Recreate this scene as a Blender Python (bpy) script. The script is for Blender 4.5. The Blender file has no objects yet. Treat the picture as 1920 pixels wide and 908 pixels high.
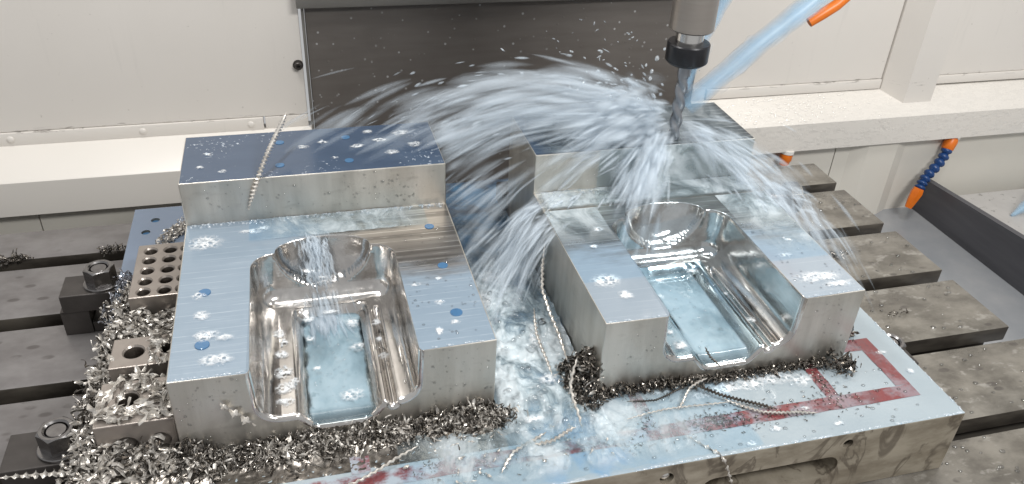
import bpy, bmesh, math, random
import numpy as np
from mathutils import Vector, Matrix, Euler, noise as mnoise

# ------------------------------------------------------------------ camera, world, lamps, exposure
S = 0.001                      # everything below is written in millimetres
sc = bpy.context.scene
C = sc.collection
rnd = random.Random(7)
nr = np.random.default_rng(11)

cam_d = bpy.data.cameras.new('camera'); cam = bpy.data.objects.new('camera', cam_d); C.objects.link(cam)
cam_d.sensor_width = 36.0; cam_d.lens = 36.0*1539.6/1920.0
cam_d.clip_start = 0.01; cam_d.clip_end = 50.0
RX, RY, RZ = math.radians(57.2), math.radians(-2.59), math.radians(-14.6)
cam.rotation_euler = Euler((RX, RY, RZ), 'XYZ'); cam.location = (0.1186, -0.5132, 0.5236)
sc.camera = cam

world = bpy.data.worlds.new('World'); sc.world = world; world.use_nodes = True
bg = world.node_tree.nodes['Background']
bg.inputs[0].default_value = (0.98, 0.99, 1.0, 1); bg.inputs[1].default_value = 0.47

def lamp(name, loc, target, sx, sy, power, col):
    d = bpy.data.lights.new(name, 'AREA'); d.shape = 'RECTANGLE'; d.size = sx*S; d.size_y = sy*S
    d.energy = power; d.color = col
    o = bpy.data.objects.new(name, d); C.objects.link(o)
    o.location = Vector(loc)*S
    o.rotation_euler = (Vector(target)-Vector(loc)).to_track_quat('-Z', 'Y').to_euler()
    return o
lamp('machine_lamp', (-150, 330, 1150), (280, 200, 0), 420, 90, 6.2, (1.0, 0.985, 0.965))
lamp('overhead_fill_lamp', (250, -150, 2300), (300, 150, 0), 1500, 420, 8.0, (1.0, 0.985, 0.96))  # added overhead fill out of view, for base light and pocket reflections
lamp('front_fill_lamp', (900, -900, 1300), (420, 150, 0), 700, 200, 23.0, (1.0, 0.99, 0.97))  # added fill on the camera side, out of view, brightens front faces
lamp('rear_lamp', (1050, 250, 1000), (850, 500, 0), 420, 80, 3.5, (1.0, 0.985, 0.96))

sc.view_settings.view_transform = 'Standard'; sc.view_settings.look = 'None'
sc.view_settings.exposure = 0.0; sc.view_settings.gamma = 1.0
sc.view_settings.use_curve_mapping = False
cy = sc.cycles
cy.max_bounces = 10; cy.diffuse_bounces = 4; cy.glossy_bounces = 5; cy.transmission_bounces = 6
cy.transparent_max_bounces = 160; cy.caustics_reflective = False; cy.caustics_refractive = False
cy.sample_clamp_indirect = 4.0

# ------------------------------------------------------------------ material helpers
class NT:
    def __init__(s, name):
        s.m = bpy.data.materials.new(name); s.m.use_nodes = True
        s.t = s.m.node_tree; s.t.nodes.clear()
        s.out = s.t.nodes.new('ShaderNodeOutputMaterial')
        s._p = None
    def n(s, typ, **kw):
        nd = s.t.nodes.new(typ)
        for k, v in kw.items():
            setattr(nd, k, v)
        return nd
    def put(s, sock, v):
        if v is None: return
        if isinstance(v, bpy.types.NodeSocket): s.t.links.new(v, sock)
        elif isinstance(v, (tuple, list)):
            sock.default_value = tuple(v) if len(v) == len(sock.default_value) else tuple(v)+(1.0,)
        else: sock.default_value = v
    def pos(s):
        if s._p is None:
            g = s.n('ShaderNodeNewGeometry'); v = s.n('ShaderNodeVectorMath', operation='SCALE')
            s.t.links.new(g.outputs['Position'], v.inputs[0]); v.inputs['Scale'].default_value = 1000.0
            s._p = v.outputs[0]
        return s._p
    def scaled(s, sx, sy, sz, rot=(0,0,0), vec=None):
        mp = s.n('ShaderNodeMapping'); s.t.links.new(vec or s.pos(), mp.inputs[0])
        mp.inputs['Scale'].default_value = (sx, sy, sz); mp.inputs['Rotation'].default_value = rot
        return mp.outputs[0]
    def noise(s, sx, sy=None, sz=None, det=4, rough=.55, dist=0, vec=None, rot=(0,0,0)):
        sy = sx if sy is None else sy; sz = sx if sz is None else sz
        nd = s.n('ShaderNodeTexNoise'); s.t.links.new(s.scaled(sx, sy, sz, rot, vec), nd.inputs['Vector'])
        nd.inputs['Scale'].default_value = 1; nd.inputs['Detail'].default_value = det
        nd.inputs['Roughness'].default_value = rough; nd.inputs['Distortion'].default_value = dist
        return nd.outputs[0]
    def voro(s, sx, sy=None, sz=None, feature='F1', rand=1.0):
        sy = sx if sy is None else sy; sz = sx if sz is None else sz
        nd = s.n('ShaderNodeTexVoronoi', feature=feature); s.t.links.new(s.scaled(sx, sy, sz), nd.inputs['Vector'])
        nd.inputs['Scale'].default_value = 1
        return nd.outputs['Distance']
    def ramp(s, f, a, b, lo=0., hi=1., smooth=True):
        nd = s.n('ShaderNodeMapRange'); nd.interpolation_type = 'SMOOTHSTEP' if smooth else 'LINEAR'
        s.put(nd.inputs[0], f); nd.inputs[1].default_value = a; nd.inputs[2].default_value = b
        nd.inputs[3].default_value = lo; nd.inputs[4].default_value = hi
        return nd.outputs[0]
    def math(s, op, a, b=None, clamp=False):
        nd = s.n('ShaderNodeMath', operation=op); nd.use_clamp = clamp
        s.put(nd.inputs[0], a); s.put(nd.inputs[1], b); return nd.outputs[0]
    def mix(s, f, a, b):
        nd = s.n('ShaderNodeMix', data_type='RGBA'); s.put(nd.inputs[0], f); s.put(nd.inputs[6], a); s.put(nd.inputs[7], b)
        return nd.outputs[2]
    def mixf(s, f, a, b):
        nd = s.n('ShaderNodeMix', data_type='FLOAT'); s.put(nd.inputs[0], f); s.put(nd.inputs[2], a); s.put(nd.inputs[3], b)
        return nd.outputs[0]
    def xyz(s):
        nd = s.n('ShaderNodeSeparateXYZ'); s.t.links.new(s.pos(), nd.inputs[0]); return nd.outputs
    def bump(s, h, strength, dist_mm):
        nd = s.n('ShaderNodeBump'); s.put(nd.inputs['Height'], h); s.put(nd.inputs['Strength'], strength)
        nd.inputs['Distance'].default_value = dist_mm*S; return nd.outputs[0]
    def bsdf(s, col, rough=.5, metal=0., normal=None, **kw):
        p = s.n('ShaderNodeBsdfPrincipled'); s.put(p.inputs['Base Color'], col); s.put(p.inputs['Roughness'], rough)
        s.put(p.inputs['Metallic'], metal)
        if normal is not None: s.put(p.inputs['Normal'], normal)
        for k, v in kw.items(): s.put(p.inputs[k.replace('_', ' ')], v)
        return p.outputs[0]
    def shmix(s, f, a, b):
        nd = s.n('ShaderNodeMixShader'); s.put(nd.inputs[0], f); s.t.links.new(a, nd.inputs[1]); s.t.links.new(b, nd.inputs[2])
        return nd.outputs[0]
    def transp(s, col=(1,1,1)):
        nd = s.n('ShaderNodeBsdfTransparent'); s.put(nd.inputs[0], col); return nd.outputs[0]
    def end(s, sh):
        s.t.links.new(sh, s.out.inputs[0]); return s.m

M = {}
def make_materials():
    t = NT('cream_paint')
    c = t.mix(t.noise(.006, det=3), (.665,.63,.585), (.72,.685,.64))
    sp = t.ramp(t.noise(.09, det=5, rough=.7), .665, .73)
    Z_ = t.xyz()[2]
    gr_ = t.math('MULTIPLY', t.math('MULTIPLY', t.ramp(Z_, -9, -5.5), t.ramp(Z_, 1.5, -2.5)), t.ramp(t.noise(.035, .035, .3, det=6, rough=.7), .56, .64))
    c = t.mix(t.math('MULTIPLY', gr_, .6), c, (.12,.10,.085))
    c = t.mix(t.math('MULTIPLY', sp, .45), c, (.25,.22,.19))
    rn = t.math('MULTIPLY', t.ramp(t.noise(.05, .05, .004, det=4), .60, .72), .14)
    c = t.mix(rn, c, (.47,.45,.42))
    M['cream'] = t.end(t.bsdf(c, t.ramp(t.noise(.02), .3, .7, .30, .45), normal=t.bump(t.noise(.25, det=2), .12, .4)))
    t = NT('wet_cream_paint')
    c = t.mix(t.noise(.006, det=3), (.70,.665,.615), (.75,.715,.665))
    w = t.math('MULTIPLY', t.ramp(t.noise(.05, .12, .12, det=4), .42, .6), t.ramp(t.xyz()[0], 600, 820))
    M['wetcream'] = t.end(t.bsdf(c, t.mixf(w, .32, .10), normal=t.bump(t.noise(.10, det=4, rough=.65), t.mixf(w, .0, .9), 2.5), Coat_Weight=t.mixf(w, .05, .6)))
    t = NT('olive_paint')
    c = t.mix(t.noise(.01, .01, .003), (.66,.63,.565), (.72,.685,.615))
    M['olive'] = t.end(t.bsdf(c, .4, normal=t.bump(t.noise(.2), .1, .4)))
    t = NT('dark_sheet_steel')
    c = t.mix(t.noise(.012, .012, .1, det=6), (.115,.102,.092), (.165,.15,.137))
    drops = t.ramp(t.voro(.075), .17, .09)
    c = t.mix(t.math('MULTIPLY', drops, t.ramp(t.noise(.035), .40, .60, 0, .8)), c, (.45,.45,.45))
    M['cover'] = t.end(t.bsdf(c, t.ramp(t.noise(.03), .3, .7, .32, .5), .15, normal=t.bump(drops, .3, .6)))
    t = NT('dark_plate_steel')
    c = t.mix(t.noise(.02, .006, .05, det=5), (.06,.06,.068), (.135,.135,.15))
    M['darkplate'] = t.end(t.bsdf(c, .42, .3))
    t = NT('pale_speckled_sheet')
    c = t.mix(t.noise(.03, det=5), (.40,.385,.37), (.55,.53,.51)); c = t.mix(t.ramp(t.noise(.08, det=4), .62, .7), c, (.28,.265,.25))
    M['sidecover'] = t.end(t.bsdf(c, .35))
    t = NT('header_steel')
    M['header'] = t.end(t.bsdf(t.mix(t.noise(.02), (.22,.21,.195), (.28,.27,.25)), .38, .5))
    # machined steel faces with streaks of water
    t = NT('machined_steel')
    n1 = t.noise(.05, .05, .006, det=5, rough=.6)
    c = t.mix(t.ramp(n1, .3, .7), (.53,.505,.455), (.66,.63,.575))
    st = t.ramp(t.noise(.03, .03, .09, det=4), .55, .75)
    c = t.mix(t.math('MULTIPLY', st, .25), c, (.26,.23,.20))
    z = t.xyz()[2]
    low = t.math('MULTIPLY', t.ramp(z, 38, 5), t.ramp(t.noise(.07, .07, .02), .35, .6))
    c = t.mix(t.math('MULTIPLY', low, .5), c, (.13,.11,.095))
    r = t.ramp(t.noise(.05, .05, .03, det=5), .3, .7, .34, .5)
    M['steel'] = t.end(t.bsdf(c, r, .85, normal=t.bump(t.noise(.12, .12, .03, det=4), .25, .5)))
    # wet top of the blocks: milky film of coolant over milled steel
    def film(name, milky, deep, bare, step):
        t = NT(name); X, Y, Z = t.xyz()
        cov = t.math('MULTIPLY', t.ramp(X, 40, 190), t.ramp(Y, 55, 165))
        cov = t.math('SUBTRACT', 1.0, t.math('MULTIPLY', cov, .92))
        nz = t.noise(.018, .05, .03, det=5, rough=.6)
        cov = t.math('ADD', cov, t.math('MULTIPLY', t.math('SUBTRACT', nz, .5), 1.0), True)
        if step: cov = t.math('SUBTRACT', 1.0, t.math('MULTIPLY', t.ramp(X, 300, 420), .7), True)
        cov = t.ramp(cov, .15, .85)
        streak = t.noise(.006, .55, .3, det=3)
        ln = t.n('ShaderNodeTexWave', wave_type='BANDS', bands_direction='Y', wave_profile='SAW')
        t.t.links.new(t.scaled(.0006, .034, 1), ln.inputs[0]); ln.inputs['Scale'].default_value = 1.0
        ln.inputs['Distortion'].default_value = .25
        line = t.ramp(ln.outputs['Fac'], .86, .95)
        line = t.math('MULTIPLY', line, t.ramp(t.noise(.03, .08, .05), .4, .6))
        bc = t.mix(streak, bare, tuple(v*.62 for v in bare))
        bc = t.mix(t.ramp(t.noise(.004, .10, .1, det=2), .45, .6), bc, tuple(v*.5 for v in bare))
        bc = t.mix(t.math('MULTIPLY', line, .8), bc, (.85,.83,.79))
        fc = t.mix(t.noise(.02, .06, .05, det=5), milky, deep)
        if not step: fc = t.mix(t.math('MULTIPLY', t.ramp(t.noise(.01, .7, .3), .55, .75), .22), fc, (.55,.62,.69))
        fc = t.mix(t.math('MULTIPLY', line, 0.0 if step else .16), fc, (.72,.79,.85))
        if step:
            sp = t.math('MULTIPLY', t.ramp(t.noise(.22, det=5, rough=.7), .6, .68), t.ramp(t.noise(.014), .5, .62))
            fc = t.mix(t.math('MULTIPLY', sp, .8), fc, (.70,.77,.85))
        c = t.mix(cov, bc, fc)
        if not step: c = t.mix(t.math('MULTIPLY', t.ramp(X, 300, 350), t.math('MULTIPLY', cov, .55)), c, (.32,.355,.39))
        h = t.math('ADD', t.math('MULTIPLY', streak, .06 if step else .2), t.noise(.05, .12, .1, det=3))
        return t.end(t.bsdf(c, t.mixf(cov, .30, .16), t.mixf(cov, .9, .0), normal=t.bump(h, .22, .5), Coat_Weight=t.math('MULTIPLY', cov, .4), Coat_Roughness=.08))
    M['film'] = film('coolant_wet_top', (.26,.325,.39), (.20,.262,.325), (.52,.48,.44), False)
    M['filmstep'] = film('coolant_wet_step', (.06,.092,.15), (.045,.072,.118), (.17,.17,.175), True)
    # polished cavity
    t = NT('polished_steel')
    n1 = t.noise(.035, .02, .035, det=4)
    c = t.mix(t.ramp(n1, .3, .7), (.56,.535,.51), (.80,.775,.745))
    wet = t.noise(.05, .03, .05, det=5, rough=.65, dist=.6)
    M['polish'] = t.end(t.bsdf(c, t.ramp(wet, .35, .7, .09, .24), 1.0, normal=t.bump(t.math('ADD', t.noise(.028, .014, .028, det=3, rough=.5, dist=.8), t.math('MULTIPLY', t.noise(.5, .03, .6, det=2), .05)), .28, 3.0)))
    # fixture plate top
    t = NT('coolant_wet_plate'); X, Y, Z = t.xyz()
    nz = t.noise(.014, .02, .02, det=5)
    c = t.mix(nz, (.265,.32,.355), (.37,.425,.455))
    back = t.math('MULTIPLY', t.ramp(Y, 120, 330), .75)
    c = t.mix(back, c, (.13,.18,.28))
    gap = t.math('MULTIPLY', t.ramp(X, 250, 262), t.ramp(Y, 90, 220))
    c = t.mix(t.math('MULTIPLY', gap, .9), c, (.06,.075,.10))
    blue = t.math('MULTIPLY', t.math('MULTIPLY', t.ramp(X, 270, 310), t.ramp(X, 400, 350)), t.ramp(t.noise(.02, .025, .02), .42, .6))
    c = t.mix(t.math('MULTIPLY', blue, .6), c, (.10,.27,.47))
    M['platefilm'] = t.end(t.bsdf(c, .13, 0, normal=t.bump(t.noise(.035, .06, .05, det=5, rough=.55), .35, 1.6), Coat_Weight=.5, Coat_Roughness=.04))
    t = NT('stained_steel')
    n1 = t.noise(.02, .02, .05, det=6, rough=.65)
    c = t.mix(t.ramp(n1, .3, .7), (.25,.215,.165), (.44,.395,.32))
    v = t.ramp(t.noise(.018, .018, .012, dist=1.5, det=5), .52, .57)
    v2 = t.ramp(t.noise(.018, .018, .012, dist=1.5, det=5), .62, .57)
    c = t.mix(t.math('MULTIPLY', t.math('MULTIPLY', v, v2), .7), c, (.10,.08,.06))
    M['platestee'] = t.end(t.bsdf(c, t.ramp(n1, .3, .7, .42, .28), .45, normal=t.bump(n1, .2, .6)))
    t = NT('red_paint')
    n1 = t.noise(.06, det=5)
    c = t.mix(t.ramp(n1, .4, .7), (.185,.04,.043), (.15,.055,.062))
    c = t.mix(t.math('MULTIPLY', t.ramp(t.noise(.35, .12, .2, det=4), .60, .68), .8), c, (.05,.04,.05))
    c = t.mix(t.math('MULTIPLY', t.ramp(t.noise(.03, .04, .03, det=6, rough=.65), .42, .60), t.ramp(t.xyz()[0], 620, 380, .35, .95)), c, (.34,.40,.45))
    M['red'] = t.end(t.bsdf(c, .18, 0, normal=t.bump(t.noise(.06, det=4), .3, 1.0), Coat_Weight=.4))
    t = NT('table_iron'); X, Y, Z = t.xyz()
    n1 = t.noise(.02, .03, .03, det=6, rough=.6)
    right = t.ramp(X, 300, 800)
    c = t.mix(t.ramp(n1, .3, .7), (.175,.163,.16), (.25,.238,.234))
    warm = t.mix(t.ramp(n1, .3, .7), (.125,.113,.095), (.27,.25,.215))
    c = t.mix(right, c, warm)
    bl = t.ramp(t.voro(.03, .06, .03), .26, .16)
    bl = t.math('MULTIPLY', bl, t.ramp(t.noise(.015), .45, .55))
    c = t.mix(t.math('MULTIPLY', bl, .6), c, (.07,.06,.055))
    wn = t.noise(.045, .07, .05, det=5, rough=.65)
    c = t.mix(t.math('MULTIPLY', t.math('MULTIPLY', t.ramp(wn, .55, .68), right), .5), c, (.46,.44,.40))
    M['table'] = t.end(t.bsdf(c, t.mixf(right, .42, .22), .3, normal=t.bump(wn, t.mixf(right, .15, .5), 1.4)))
    t = NT('wet_tray_steel')
    n1 = t.noise(.012, .012, .03, det=5)
    M['tray'] = t.end(t.bsdf(t.mix(n1, (.20,.225,.26), (.46,.46,.46)), .22, .2, normal=t.bump(t.noise(.03, det=4), .3, 2)))
    t = NT('slot_iron')
    M['slot'] = t.end(t.bsdf(t.mix(t.noise(.04), (.045,.04,.035), (.10,.09,.075)), .5, .4))
    t = NT('shaded_oily_strip_side')  # dark colour holds the shade on the strip sides, besides oil
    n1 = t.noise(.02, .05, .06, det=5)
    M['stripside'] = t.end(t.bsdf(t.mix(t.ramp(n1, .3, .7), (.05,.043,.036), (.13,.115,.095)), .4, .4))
    t = NT('black_oxide_steel')
    M['black'] = t.end(t.bsdf(t.mix(t.noise(.06, det=5), (.045,.040,.037), (.10,.09,.085)), .38, .5, normal=t.bump(t.noise(.2), .2, .4)))
    t = NT('nut_steel')
    M['nut'] = t.end(t.bsdf(t.mix(t.noise(.12, det=4), (.16,.15,.15), (.36,.35,.345)), .24, .95))
    t = NT('bronzed_steel')
    M['knobsteel'] = t.end(t.bsdf(t.mix(t.noise(.15, det=4), (.10,.085,.065), (.22,.19,.15)), .34, .6))
    t = NT('ground_steel')
    c = t.mix(t.noise(.06, det=5), (.27,.235,.21), (.40,.36,.325))
    M['ground'] = t.end(t.bsdf(c, .32, .6, normal=t.bump(t.noise(.15, det=3), .15, .4)))
    t = NT('bore_dark')
    M['bore'] = t.end(t.bsdf(t.mix(t.noise(.2, .2, .6), (.02,.017,.015), (.12,.10,.085)), .35, .7))
    t = NT('chip_steel')
    oi = t.n('ShaderNodeObjectInfo')
    c = t.mix(t.noise(.16, det=3), (.34,.31,.275), (.93,.89,.83))
    M['chip'] = t.end(t.bsdf(c, t.ramp(t.noise(.2), .3, .7, .22, .42), .6))
    t = NT('dark_chip_steel')
    c = t.mix(t.noise(.14, det=3), (.03,.027,.025), (.34,.31,.275))
    M['chipdark'] = t.end(t.bsdf(c, .24, .9))
    t = NT('blue_grey_chip_steel')
    M['chipblue'] = t.end(t.bsdf(t.mix(t.noise(.14, det=3), (.10,.10,.12), (.55,.56,.60)), .2, .9))
    t = NT('holder_steel')
    M['holder'] = t.end(t.bsdf(t.mix(t.noise(.02, .02, .3), (.33,.295,.265), (.39,.355,.32)), .36, .75))
    t = NT('bright_steel')
    M['bright'] = t.end(t.bsdf((.75,.73,.70), .16, 1.0))
    t = NT('black_nut_steel')
    M['collet'] = t.end(t.bsdf(t.mix(t.noise(.1), (.012,.012,.014), (.03,.03,.034)), .3, .3))
    t = NT('carbide_grey')
    M['carbide'] = t.end(t.bsdf((.30,.31,.33), .3, .8))
    t = NT('orange_plastic')
    M['orange'] = t.end(t.bsdf(t.mix(t.noise(.08), (.80,.20,.015), (.62,.13,.01)), .38, 0))
    t = NT('blue_plastic')
    M['blue'] = t.end(t.bsdf((.012,.05,.17), .33, 0))
    t = NT('white_plastic')
    M['white'] = t.end(t.bsdf((.72,.70,.66), .4, 0))
    # liquids
    t = NT('coolant_blue_jet')
    f = t.ramp(t.noise(.05, det=3), .3, .7, .09, .15)
    M['jet'] = t.end(t.shmix(f, t.transp(), t.bsdf((.43,.665,.86), .35, 0, Subsurface_Weight=0.0)))
    t = NT('coolant_hole')
    M['pool'] = t.end(t.bsdf(t.mix(t.noise(.1), (.05,.135,.26), (.08,.18,.32)), .1, 0))
    t = NT('coolant_pool_milky'); X, Y, Z = t.xyz()
    n1 = t.noise(.025, .015, .03, det=5)
    c = t.mix(t.ramp(n1, .35, .7), (.25,.365,.43), (.36,.475,.54))
    dk = t.ramp(t.noise(.10, .08, .1, det=4), .62, .72)
    c = t.mix(t.math('MULTIPLY', dk, .5), c, (.12,.20,.24))
    at = t.n('ShaderNodeAttribute', attribute_name='opacity_map')
    f = t.math('MULTIPLY', t.ramp(n1, .25, .55, .60, .95), at.outputs['Fac'], True)
    M['milky'] = t.end(t.shmix(f, t.transp((.85,.95,1)), t.bsdf(c, .08, 0, normal=t.bump(t.noise(.05, .03, .05, det=4), .3, 1.5), Coat_Weight=.4)))
    t = NT('coolant_spray')
    at = t.n('ShaderNodeAttribute', attribute_name='opacity_map')
    M['spray'] = t.end(t.shmix(at.outputs['Fac'], t.transp(), t.bsdf((.74,.825,.90), .5, 0)))
    t = NT('foam')
    f = t.ramp(t.noise(.5, det=3), .35, .65, .10, .50)
    M['foam'] = t.end(t.shmix(f, t.transp((.95,.98,1)), t.bsdf((.80,.84,.88), .15, 0, Coat_Weight=.5)))
    t = NT('foam_sheet')
    e = t.voro(.20); e2 = t.voro(.42)
    hz_ = t.ramp(t.noise(.16, det=4), .36, .62)
    f = t.math('MULTIPLY', t.ramp(e, .22, .46, .12, 1), t.ramp(e2, .18, .40, .35, 1))
    at = t.n('ShaderNodeAttribute', attribute_name='opacity_map')
    f = t.math('MULTIPLY', f, t.mixf(hz_, .40, .95))
    f = t.math('MULTIPLY', f, at.outputs['Fac'], True)
    M['foamsheet'] = t.end(t.shmix(f, t.transp(), t.bsdf((.84,.87,.89), .25, 0, normal=t.bump(e, .4, .8))))
    t = NT('splash_sheet'); X, Y, Z = t.xyz()
    n1 = t.noise(.03, .018, .03, det=6, rough=.62, dist=.8)
    at = t.n('ShaderNodeAttribute', attribute_name='opacity_map')
    c = t.mix(t.ramp(n1, .35, .65), (.40,.51,.56), (.64,.71,.745))
    f = t.math('MULTIPLY', t.ramp(n1, .30, .66, .10, .88), at.outputs['Fac'], True)
    M['splash'] = t.end(t.shmix(f, t.transp((.9,.96,1)), t.bsdf(c, .14, 0, normal=t.bump(t.noise(.09, .06, .09, det=5, rough=.65), .6, 2.0))))
    t = NT('water_droplet')
    fr = t.n('ShaderNodeFresnel'); fr.inputs['IOR'].default_value = 1.45
    gl = t.n('ShaderNodeBsdfGlossy'); gl.inputs['Roughness'].default_value = .04
    M['drop'] = t.end(t.shmix(t.math('ADD', fr.outputs[0], .06, True), t.transp((.93,.935,.94)), gl.outputs[0]))
    t = NT('sparkling_droplet')
    M['ledgedrop'] = t.end(t.bsdf((.76,.725,.675), .07, 0, Coat_Weight=.6, Coat_Roughness=.05))
make_materials()

# ------------------------------------------------------------------ object helpers
BASE = {}                       # object name -> world position (mm) of its origin
def base_of(o): return Vector(BASE.get(o.name, (0,0,0))) if o else Vector((0,0,0))
def thing(name, label, cat, loc, group=None, kind=None):
    o = bpy.data.objects.new(name, None); C.objects.link(o); o.empty_display_size = .02
    o.location = Vector(loc)*S; BASE[o.name] = tuple(loc)
    tag(o, label, cat, group, kind); return o
def tag(o, label, cat, group=None, kind=None):
    o['label'] = label; o['category'] = cat
    if group: o['group'] = group
    if kind: o['kind'] = kind
    return o
def link_mesh(name, me, parent=None, origin=None):
    o = bpy.data.objects.new(name, me); C.objects.link(o)
    if parent:
        o.parent = parent; BASE[o.name] = BASE[parent.name]
    else:
        o.location = Vector(origin or (0,0,0))*S; BASE[o.name] = tuple(origin or (0,0,0))
    return o
def obj(name, bm, mats, parent=None, smooth=False, origin=None, angle=None):
    org = base_of(parent) if parent else Vector(origin or (0,0,0))
    for v in bm.verts: v.co = (v.co-org)*S
    bmesh.ops.recalc_face_normals(bm, faces=bm.faces[:])
    me = bpy.data.meshes.new(name); bm.to_mesh(me); bm.free()
    for m in (mats if isinstance(mats, (list, tuple)) else [mats]): me.materials.append(M[m])
    if smooth or angle:
        me.polygons.foreach_set('use_smooth', [True]*len(me.polygons))
    if angle: me.set_sharp_from_angle(angle=math.radians(angle))
    return link_mesh(name, me, parent, tuple(org))
def dup(o, delta, label=None, group=None):
    r = o.copy(); C.objects.link(r); r.location = o.location+Vector(delta)*S
    BASE[r.name] = tuple(Vector(BASE[o.name])+Vector(delta))
    if label: r['label'] = label
    if group: r['group'] = group
    for ch in list(o.children):
        c = ch.copy(); C.objects.link(c); c.parent = r; BASE[c.name] = BASE[r.name]
        for g in ch.children:
            d = g.copy(); C.objects.link(d); d.parent = c; BASE[d.name] = BASE[r.name]
    return r
def box(bm, x0, x1, y0, y1, z0, z1, bev=0, seg=2):
    r = bmesh.ops.create_cube(bm, size=1)
    vs = r['verts']
    for v in vs:
        v.co = Vector((x0+(v.co.x+.5)*(x1-x0), y0+(v.co.y+.5)*(y1-y0), z0+(v.co.z+.5)*(z1-z0)))
    if bev:
        es = list({e for v in vs for e in v.link_edges})
        bmesh.ops.bevel(bm, geom=es, offset=bev, segments=seg, affect='EDGES', profile=.5)
    return vs
def frame_of(a, b):
    d = (Vector(b)-Vector(a)).normalized()
    u = d.orthogonal().normalized(); return d, u, d.cross(u)
def lathe(bm, a, b, prof, seg=32, cap0=True, cap1=True, mi=0):
    """prof: (distance along a->b in mm, radius)"""
    a = Vector(a); d, u, w = frame_of(a, b); rings = []
    for t, r in prof:
        rings.append([bm.verts.new(a+d*t+(u*math.cos(2*math.pi*k/seg)+w*math.sin(2*math.pi*k/seg))*r) for k in range(seg)])
    for i in range(len(rings)-1):
        for k in range(seg):
            f = bm.faces.new((rings[i][k], rings[i][(k+1)%seg], rings[i+1][(k+1)%seg], rings[i+1][k])); f.material_index = mi
    if cap0: bm.faces.new(rings[0][::-1]).material_index = mi
    if cap1: bm.faces.new(rings[-1]).material_index = mi
def prism_x(bm, poly, x0, x1):
    """poly: list of (y, z), extruded along x"""
    a = [bm.verts.new((x0, y, z)) for y, z in poly]; b = [bm.verts.new((x1, y, z)) for y, z in poly]
    n = len(poly)
    for i in range(n): bm.faces.new((a[i], a[(i+1)%n], b[(i+1)%n], b[i]))
    bm.faces.new(a[::-1]); bm.faces.new(b)
def prism_z(bm, poly, z0, z1):
    a = [bm.verts.new((x, y, z0)) for x, y in poly]; b = [bm.verts.new((x, y, z1)) for x, y in poly]
    n = len(poly)
    for i in range(n): bm.faces.new((a[i], a[(i+1)%n], b[(i+1)%n], b[i]))
    bm.faces.new(a[::-1]); bm.faces.new(b)
def cut(o, cutters):
    """boolean difference with a bmesh in world mm, baked"""
    org = Vector(BASE[o.name])
    for v in cutters.verts: v.co = (v.co-org)*S
    bmesh.ops.recalc_face_normals(cutters, faces=cutters.faces[:])
    me = bpy.data.meshes.new('cutter'); cutters.to_mesh(me); cutters.free()
    for m in o.data.materials: me.materials.append(m)
    c = bpy.data.objects.new('cutter', me); C.objects.link(c)
    c.parent = o.parent; c.location = o.location
    md = o.modifiers.new('cut', 'BOOLEAN'); md.operation = 'DIFFERENCE'; md.object = c; md.solver = 'EXACT'
    dg = bpy.context.evaluated_depsgraph_get()
    nm = bpy.data.meshes.new_from_object(o.evaluated_get(dg)); o.modifiers.clear()
    nm.name = o.data.name; o.data = nm
    bpy.data.objects.remove(c); bpy.data.meshes.remove(me)
NB = bmesh.new

# ------------------------------------------------------------------ enclosure of the machine
YW, YF = 680, 620
def panel_thing(name, label, cat, x): return thing(name, label, cat, (x, YW, -60))
# upper wall panels
w = panel_thing('enclosure_panel', 'large plain cream painted sheet wall on the left behind the machine table', 'wall panel', -100)
b = NB(); box(b, -900, 132, YW, YW+20, -4, 900, 1); obj('sheet', b, 'cream', w)
b = NB(); box(b, -900, 66, YW-3, YW+20, -24, -4.6, .8); obj('flange', b, 'cream', w, angle=40)
for x in (-278, -104, 48):
    b = NB(); lathe(b, (x, YW-3, -14), (x, YW-20, -14), [(0,5),(1,5),(2.2,3.6),(2.6,1.5)], 14); obj('rivet', b, 'cream', w, angle=40)
b = NB(); box(b, 69, 132, YW-1, YW+20, -26, -4.6, .8); obj('filler_strip', b, 'cream', w, angle=40)
t_ = thing('socket_bolt', 'small dark socket head bolt with washer on the cream wall beside the dark cover', 'bolt', (125, YW, 75))
b = NB(); lathe(b, (125, YW, 75), (125, YW-20, 75), [(0,7.5),(2,7.5),(2.1,5.6),(8,5.6),(8.8,4.8)], 20, cap1=False); lathe(b, (125, YW-8.8, 75), (125, YW, 75), [(0,4.8),(.01,2.8),(5,2.8)], 20, cap0=False); obj('bolt_head', b, 'black', t_, angle=40)
w = panel_thing('enclosure_panel', 'cream painted sheet wall on the right behind the spindle, divided by a rib', 'wall panel', 1100)
b = NB(); box(b, 772, 1148, YW, YW+20, -4, 900, 1); obj('sheet', b, 'cream', w)
b = NB(); box(b, 1272, 2300, YW, YW+20, -4, 900, 1); obj('sheet', b, 'cream', w)
b = NB(); box(b, 800, 1148, YW-3, YW+20, -22, -4.6, .8); obj('flange', b, 'cream', w, angle=40)
b = NB(); box(b, 1270, 2300, YW-3, YW+20, -20, -4.6, .8); obj('flange', b, 'cream', w, angle=40)
b = NB(); box(b, 772, 797, YW-2, YW+20, -26, 0, .8); obj('filler_strip', b, 'cream', w, angle=40)
b = NB()
prism_z(b, [(1148,YW+12),(1150,YW-3),(1181,YW-34),(1240,YW-34),(1270,YW-3),(1272,YW+12)], -42, 900)
obj('rib', b, 'cream', w)
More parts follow.
